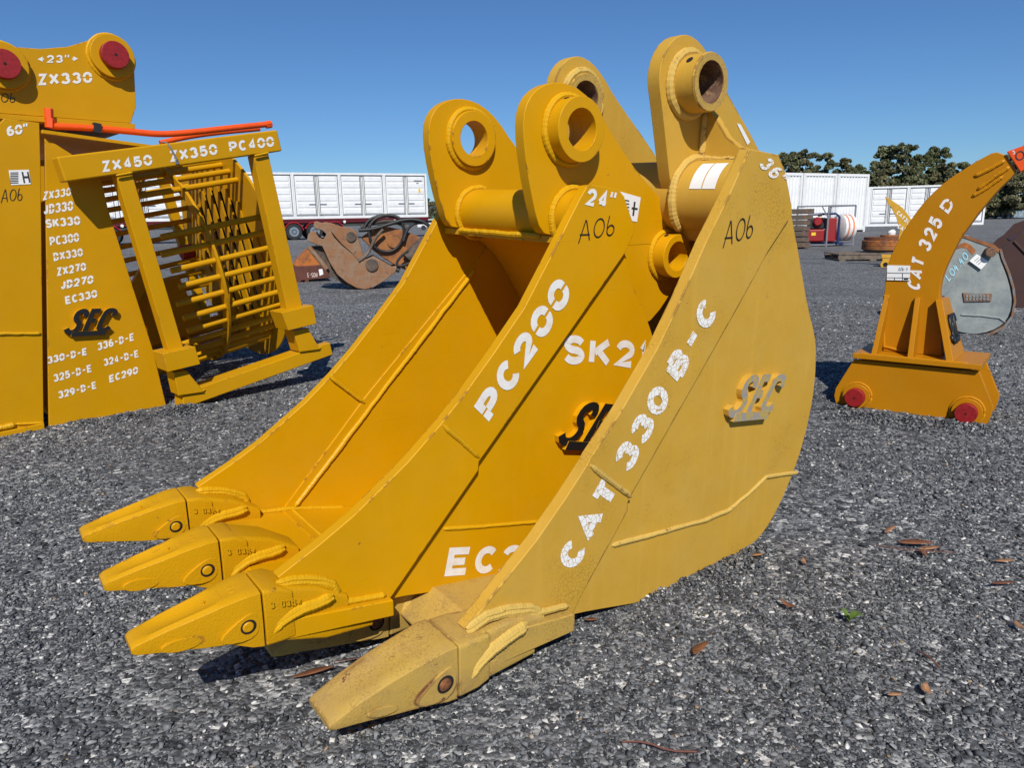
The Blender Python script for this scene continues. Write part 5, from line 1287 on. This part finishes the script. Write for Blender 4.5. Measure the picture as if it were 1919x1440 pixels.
# ================================================================== hill and trees
def leaf_mat(name, a, b):
    m, nt, bs = nodes(name); at = NN(nt, 'ShaderNodeAttribute', attribute_name='tone')
    nt.links.new(mixc(nt, at.outputs['Fac'], a, b), bs.inputs['Base Color']); bs.inputs['Roughness'].default_value = .55
    return m
LM = [leaf_mat('dark_gum_leaves', (.055, .062, .024), (.165, .17, .072)), leaf_mat('olive_wattle_leaves', (.068, .068, .029), (.19, .178, .085)), leaf_mat('deep_green_leaves', (.055, .066, .028), (.16, .175, .075))]
def crown_mesh(seed, wid, hgt, lobes, n, leaf, low=.12):
    rg = np.random.default_rng(seed); C = []
    for i in range(lobes):
        h = rg.uniform(low, 1) ** .8; rmax = wid * (.95 * math.sin(math.pi * min(.93, .18 + .74 * h)) ** .7)
        a = rg.uniform(0, 6.283); rr = rmax * math.sqrt(rg.uniform(.05, 1)); s = rg.uniform(.15, .30) * wid * (1.15 - .45 * h)
        C.append((rr * math.cos(a), rr * math.sin(a), h * hgt - s * .4, s, rg.uniform(0, 1)))
    C = np.array(C); pick = rg.integers(0, lobes, n); c = C[pick]
    d = rg.normal(size=(n, 3)); d /= np.linalg.norm(d, axis=1)[:, None]; d[:, 2] = np.where(d[:, 2] < -.3, -d[:, 2] * .5, d[:, 2])
    p = c[:, :3] + d * (c[:, 3] * rg.uniform(.45, 1.08, n) ** .6)[:, None] * np.array([1, 1, .72])
    e1 = rg.normal(size=(n, 3)); e1 /= np.linalg.norm(e1, axis=1)[:, None]; e2 = np.cross(e1, d + .6 * rg.normal(size=(n, 3))); e2 /= np.linalg.norm(e2, axis=1)[:, None] + 1e-9
    sz = leaf * rg.uniform(.5, 1.4, n)[:, None]
    q = np.stack([p - e1 * sz, p + e2 * sz * .55, p + e1 * sz, p - e2 * sz * .55], 1).reshape(-1, 3)
    me = bpy.data.meshes.new('crown'); me.vertices.add(4 * n); me.vertices.foreach_set('co', q.ravel()); me.loops.add(4 * n); me.loops.foreach_set('vertex_index', np.arange(4 * n, dtype=np.int32))
    me.polygons.add(n); me.polygons.foreach_set('loop_start', np.arange(n, dtype=np.int32) * 4); me.polygons.foreach_set('loop_total', np.full(n, 4, dtype=np.int32))
    at = me.attributes.new('tone', 'FLOAT', 'FACE'); at.data.foreach_set('value', np.clip(.25 + .5 * c[:, 4] * rg.uniform(.4, 1.3, n) + rg.normal(0, .12, n), 0, 1).astype(np.float32)); me.update()
    return me, C
def tree(px, depth, top_px, half_px, label, seed, mat, n=17000, lobes=58, low=.10, leaf=None, group='trees behind the containers'):
    base = at_depth(px, 400, depth); base.z = 0
    d = ray(px, top_px); k = math.hypot(base.x, base.y) / math.hypot(d.x, d.y); hgt = CAM_H + d.z * k
    wid = half_px / F_PX * depth
    root = thing('gum_tree', label, 'tree', None, base, group=group)
    me, C = crown_mesh(seed, wid, hgt * .97, lobes, n, leaf or .0023 * depth, low); me.materials.append(LM[mat])
    o = bpy.data.objects.new('crown', me); COL.objects.link(o); o.parent = root
    tr = MB(); tr.tube([(0, 0, -.2), (.1, 0, hgt * .25), (.0, .1, hgt * .55), (.1, 0, hgt * .8)], [.045 * hgt * .6, .03 * hgt * .6, .02 * hgt * .6, .01 * hgt * .6], 10)
    part('trunk', tr, M['bark'], root)
    for i in range(5):
        c = C[i * 3 % len(C)]; z0 = hgt * (.18 + .09 * i)
        part('limb', MB().tube([(.05, 0, z0), (c[0] * .5, c[1] * .5, (z0 + c[2]) / 2 + .2), (c[0], c[1], c[2])], [.016 * hgt, .010 * hgt, .005 * hgt], 7), M['bark'], root)
TREES = [
 (1470, 84, 283, 34, 0), (1503, 86, 279, 36, 1), (1540, 84, 286, 34, 0), (1572, 88, 295, 30, 1), (1604, 84, 303, 32, 2), (1520, 82, 318, 46, 1), (1590, 82, 322, 44, 0),
 (1655, 86, 270, 38, 2), (1690, 84, 263, 34, 0), (1640, 84, 300, 36, 1), (1718, 86, 285, 32, 2), (1745, 86, 266, 28, 2), (1700, 82, 318, 48, 0), (1762, 84, 305, 32, 1),
 (1792, 92, 304, 30, 2), (1822, 94, 300, 30, 1), (1850, 92, 308, 34, 2), (1885, 88, 276, 34, 0), (1925, 88, 264, 40, 2), (1895, 86, 325, 44, 1), (1835, 88, 345, 44, 0)]
KIND = ['dark olive gum tree', 'brownish green wattle tree', 'deep green spreading gum tree']
LABS = ['leftmost in the tree line, just over the faded bucket', 'second from the left in the tree line', 'third from the left in the tree line', 'low, where the tree line dips', 'at the right end of the low tree line', 'low and broad, behind the left tall containers', 'low and broad, behind the right tall container',
 'tall, left of the two highest crowns', 'the tallest of the middle clump', 'half hidden behind the corner of the side-door container', 'between the two tallest crowns', 'narrow and pointed, right of the middle clump', 'low, over the roof of the side-door container', 'low, just left of the ripper shank',
 'small, over the ripper shank', 'small, under the ripper tip', 'far, behind the ripper tip', 'big, near the orange tip', 'big, at the right edge above the blue container', 'low, above the blue container', 'low, behind the yellow lift machine']
for i, ((px, dp, top, half, k), lb) in enumerate(zip(TREES, LABS)):
    tree(px, dp, top, half, KIND[k] + ', ' + lb, 100 + i, k)
def hill():
    m = plain('far_bush_hill', (.030, .040, .030), .9, var=.5, scale=.06, bstr=0); b = MB(); n = 60; xs = [-900 + 30 * i for i in range(n)]
    for j in range(2): pass
    rows = [(520, 0), (560, .55), (620, .85), (700, 1.0), (840, .5)]
    v = []
    for y, s in rows:
        for x in xs: v.append((x, y, s * (21 + 5 * math.sin(x * .011 + 1) + 2.5 * math.sin(x * .037)) * max(.12, 1 - abs(x + 60) / 700) - (.4 if s == 0 else 0)))
    f = [(r * n + i, r * n + i + 1, (r + 1) * n + i + 1, (r + 1) * n + i) for r in range(len(rows) - 1) for i in range(n - 1)]
    tag(part('hill', b.add(v, f), m), kind='structure')
hill()
for i, (px, dp, top, half) in enumerate(((799, 200, 372, 16), (818, 210, 362, 14), (832, 205, 368, 16))):
    tree(px, dp, top, half, 'distant gum tree right of the trailer, ' + ['against the container end', 'behind the pale pole', 'beside the yellow bucket edge'][i], 300 + i, 1, n=1500, lobes=20, leaf=.55, group='distant trees in front of the hill')

# ================================================================== litter on the gravel
def leaf(px, py, ln, ang, mat, label, curl=.15, wid=.24):
    p = gnd(px, py); p.z = .014
    v = []; f = []; n = 9
    for i in range(n):
        t = i / (n - 1); w = wid * ln * math.sin(math.pi * min(1, t * .97 + .02)) ** .8 * .5; z = curl * ln * (abs(t - .5) ** 2) * 1.6
        bx = ln * (t - .5); by = .12 * ln * math.sin(t * 2.6)
        v += [(bx, by - w, z + .25 * w), (bx, by, z), (bx, by + w, z + .25 * w)]
    for i in range(n - 1):
        for j in range(2): f.append((3 * i + j, 3 * i + j + 1, 3 * i + j + 4, 3 * i + j + 3))
    o = part('fallen_leaf', MB().add(v, f), M[mat]); md = o.modifiers.new('thick', 'SOLIDIFY'); md.thickness = .0006
    o.location = p; o.rotation_euler = (R(random.uniform(-8, 8)), R(random.uniform(-8, 8)), R(ang)); tag(o, label, 'leaf', 'fallen gum leaves on the gravel')
leaf(1316, 1230, .075, 48, 'leafbrown', 'brown gum leaf lying on open gravel right of the big bucket', wid=.28)
leaf(588, 1277, .085, 12, 'leafbrown', 'long curved brown leaf between the tooth of the faded bucket and the yellow teeth', wid=.22)
leaf(1476, 1148, .045, -60, 'leafbrown', 'small red-brown curled leaf left of the green weed', .6, .4)
leaf(1715, 1030, .09, -20, 'leafbrown', 'brown leaf in the largest cluster of leaves at the right', wid=.3)
leaf(1742, 1040, .07, 10, 'leaftan', 'tan leaf in the largest cluster of leaves at the right', wid=.3)
leaf(1735, 1046, .06, 60, 'leafbrown', 'small dark leaf crossing the largest cluster of leaves', wid=.2)
leaf(1670, 1003, .06, 30, 'leaftan', 'tan leaf above the largest cluster of leaves', wid=.3)
leaf(1880, 1106, .07, 5, 'leafbrown', 'dark brown bark-like leaf near the right edge', wid=.22)
leaf(1420, 1051, .035, 5, 'leaftan', 'tiny tan leaf beside the heel of the big bucket', wid=.35)
leaf(1508, 1062, .035, 75, 'leaftan', 'tiny tan leaf right of the heel of the big bucket', wid=.3)
leaf(1108, 1174, .032, 5, 'leafbrown', 'tiny red-brown leaf by the cutting edge of the big bucket', wid=.4)
leaf(1882, 1063, .05, -10, 'leaftan', 'tan leaf at the right edge above the dark leaf', wid=.3)
leaf(1738, 1308, .035, 70, 'leaftan', 'curled tan leaf low on the right', .5, .5)
leaf(1676, 1317, .03, 0, 'leaftan', 'pale sliver of leaf left of the curled tan leaf', wid=.3)
leaf(1913, 1185, .05, 75, 'leaftan', 'tan leaf cut by the right edge', wid=.3)
leaf(655, 1252, .07, 8, 'twig', 'thin dark leaf above the long curved brown leaf', wid=.08)
wd = thing('weed', 'tiny green weed sprouting from the gravel', 'weed', None, gnd(1590, 1172))
for a, l in ((20, .026), (110, .026), (-15, .030), (200, .014)):
    v = []; 
    for i in range(5):
        t = i / 4; w = .0065 * math.sin(math.pi * (.1 + .85 * t)); r = l * t; z = .012 + .018 * math.sin(t * 2.2)
        v += [(r * math.cos(R(a)) - w * math.sin(R(a)), r * math.sin(R(a)) + w * math.cos(R(a)), z), (r * math.cos(R(a)) + w * math.sin(R(a)), r * math.sin(R(a)) - w * math.cos(R(a)), z)]
    part('leaf', MB().add(v, [(2 * i, 2 * i + 1, 2 * i + 3, 2 * i + 2) for i in range(4)]), M['weed'], wd)
def twig(pts, label, r=.0018):
    q = [gnd(a, b) for a, b in pts]; c = q[0].copy()
    o = part('twig', MB().tube(smooth([tuple(p - c + V((0, 0, .012 + .006 * (i % 2)))) for i, p in enumerate(q)], 1), r, 6), M['twig']); o.location = c; tag(o, label, 'twig', 'dry twigs on the gravel')
twig([(1165, 1402), (1210, 1408), (1255, 1420), (1305, 1427)], 'long thin red-brown twig near the bottom edge')
twig([(1722, 1232), (1740, 1246), (1760, 1262)], 'short dark twig in the dusty patch at the right')
twig([(1640, 1030), (1690, 1042), (1790, 1044)], 'thin twig under the largest cluster of leaves', .0014)
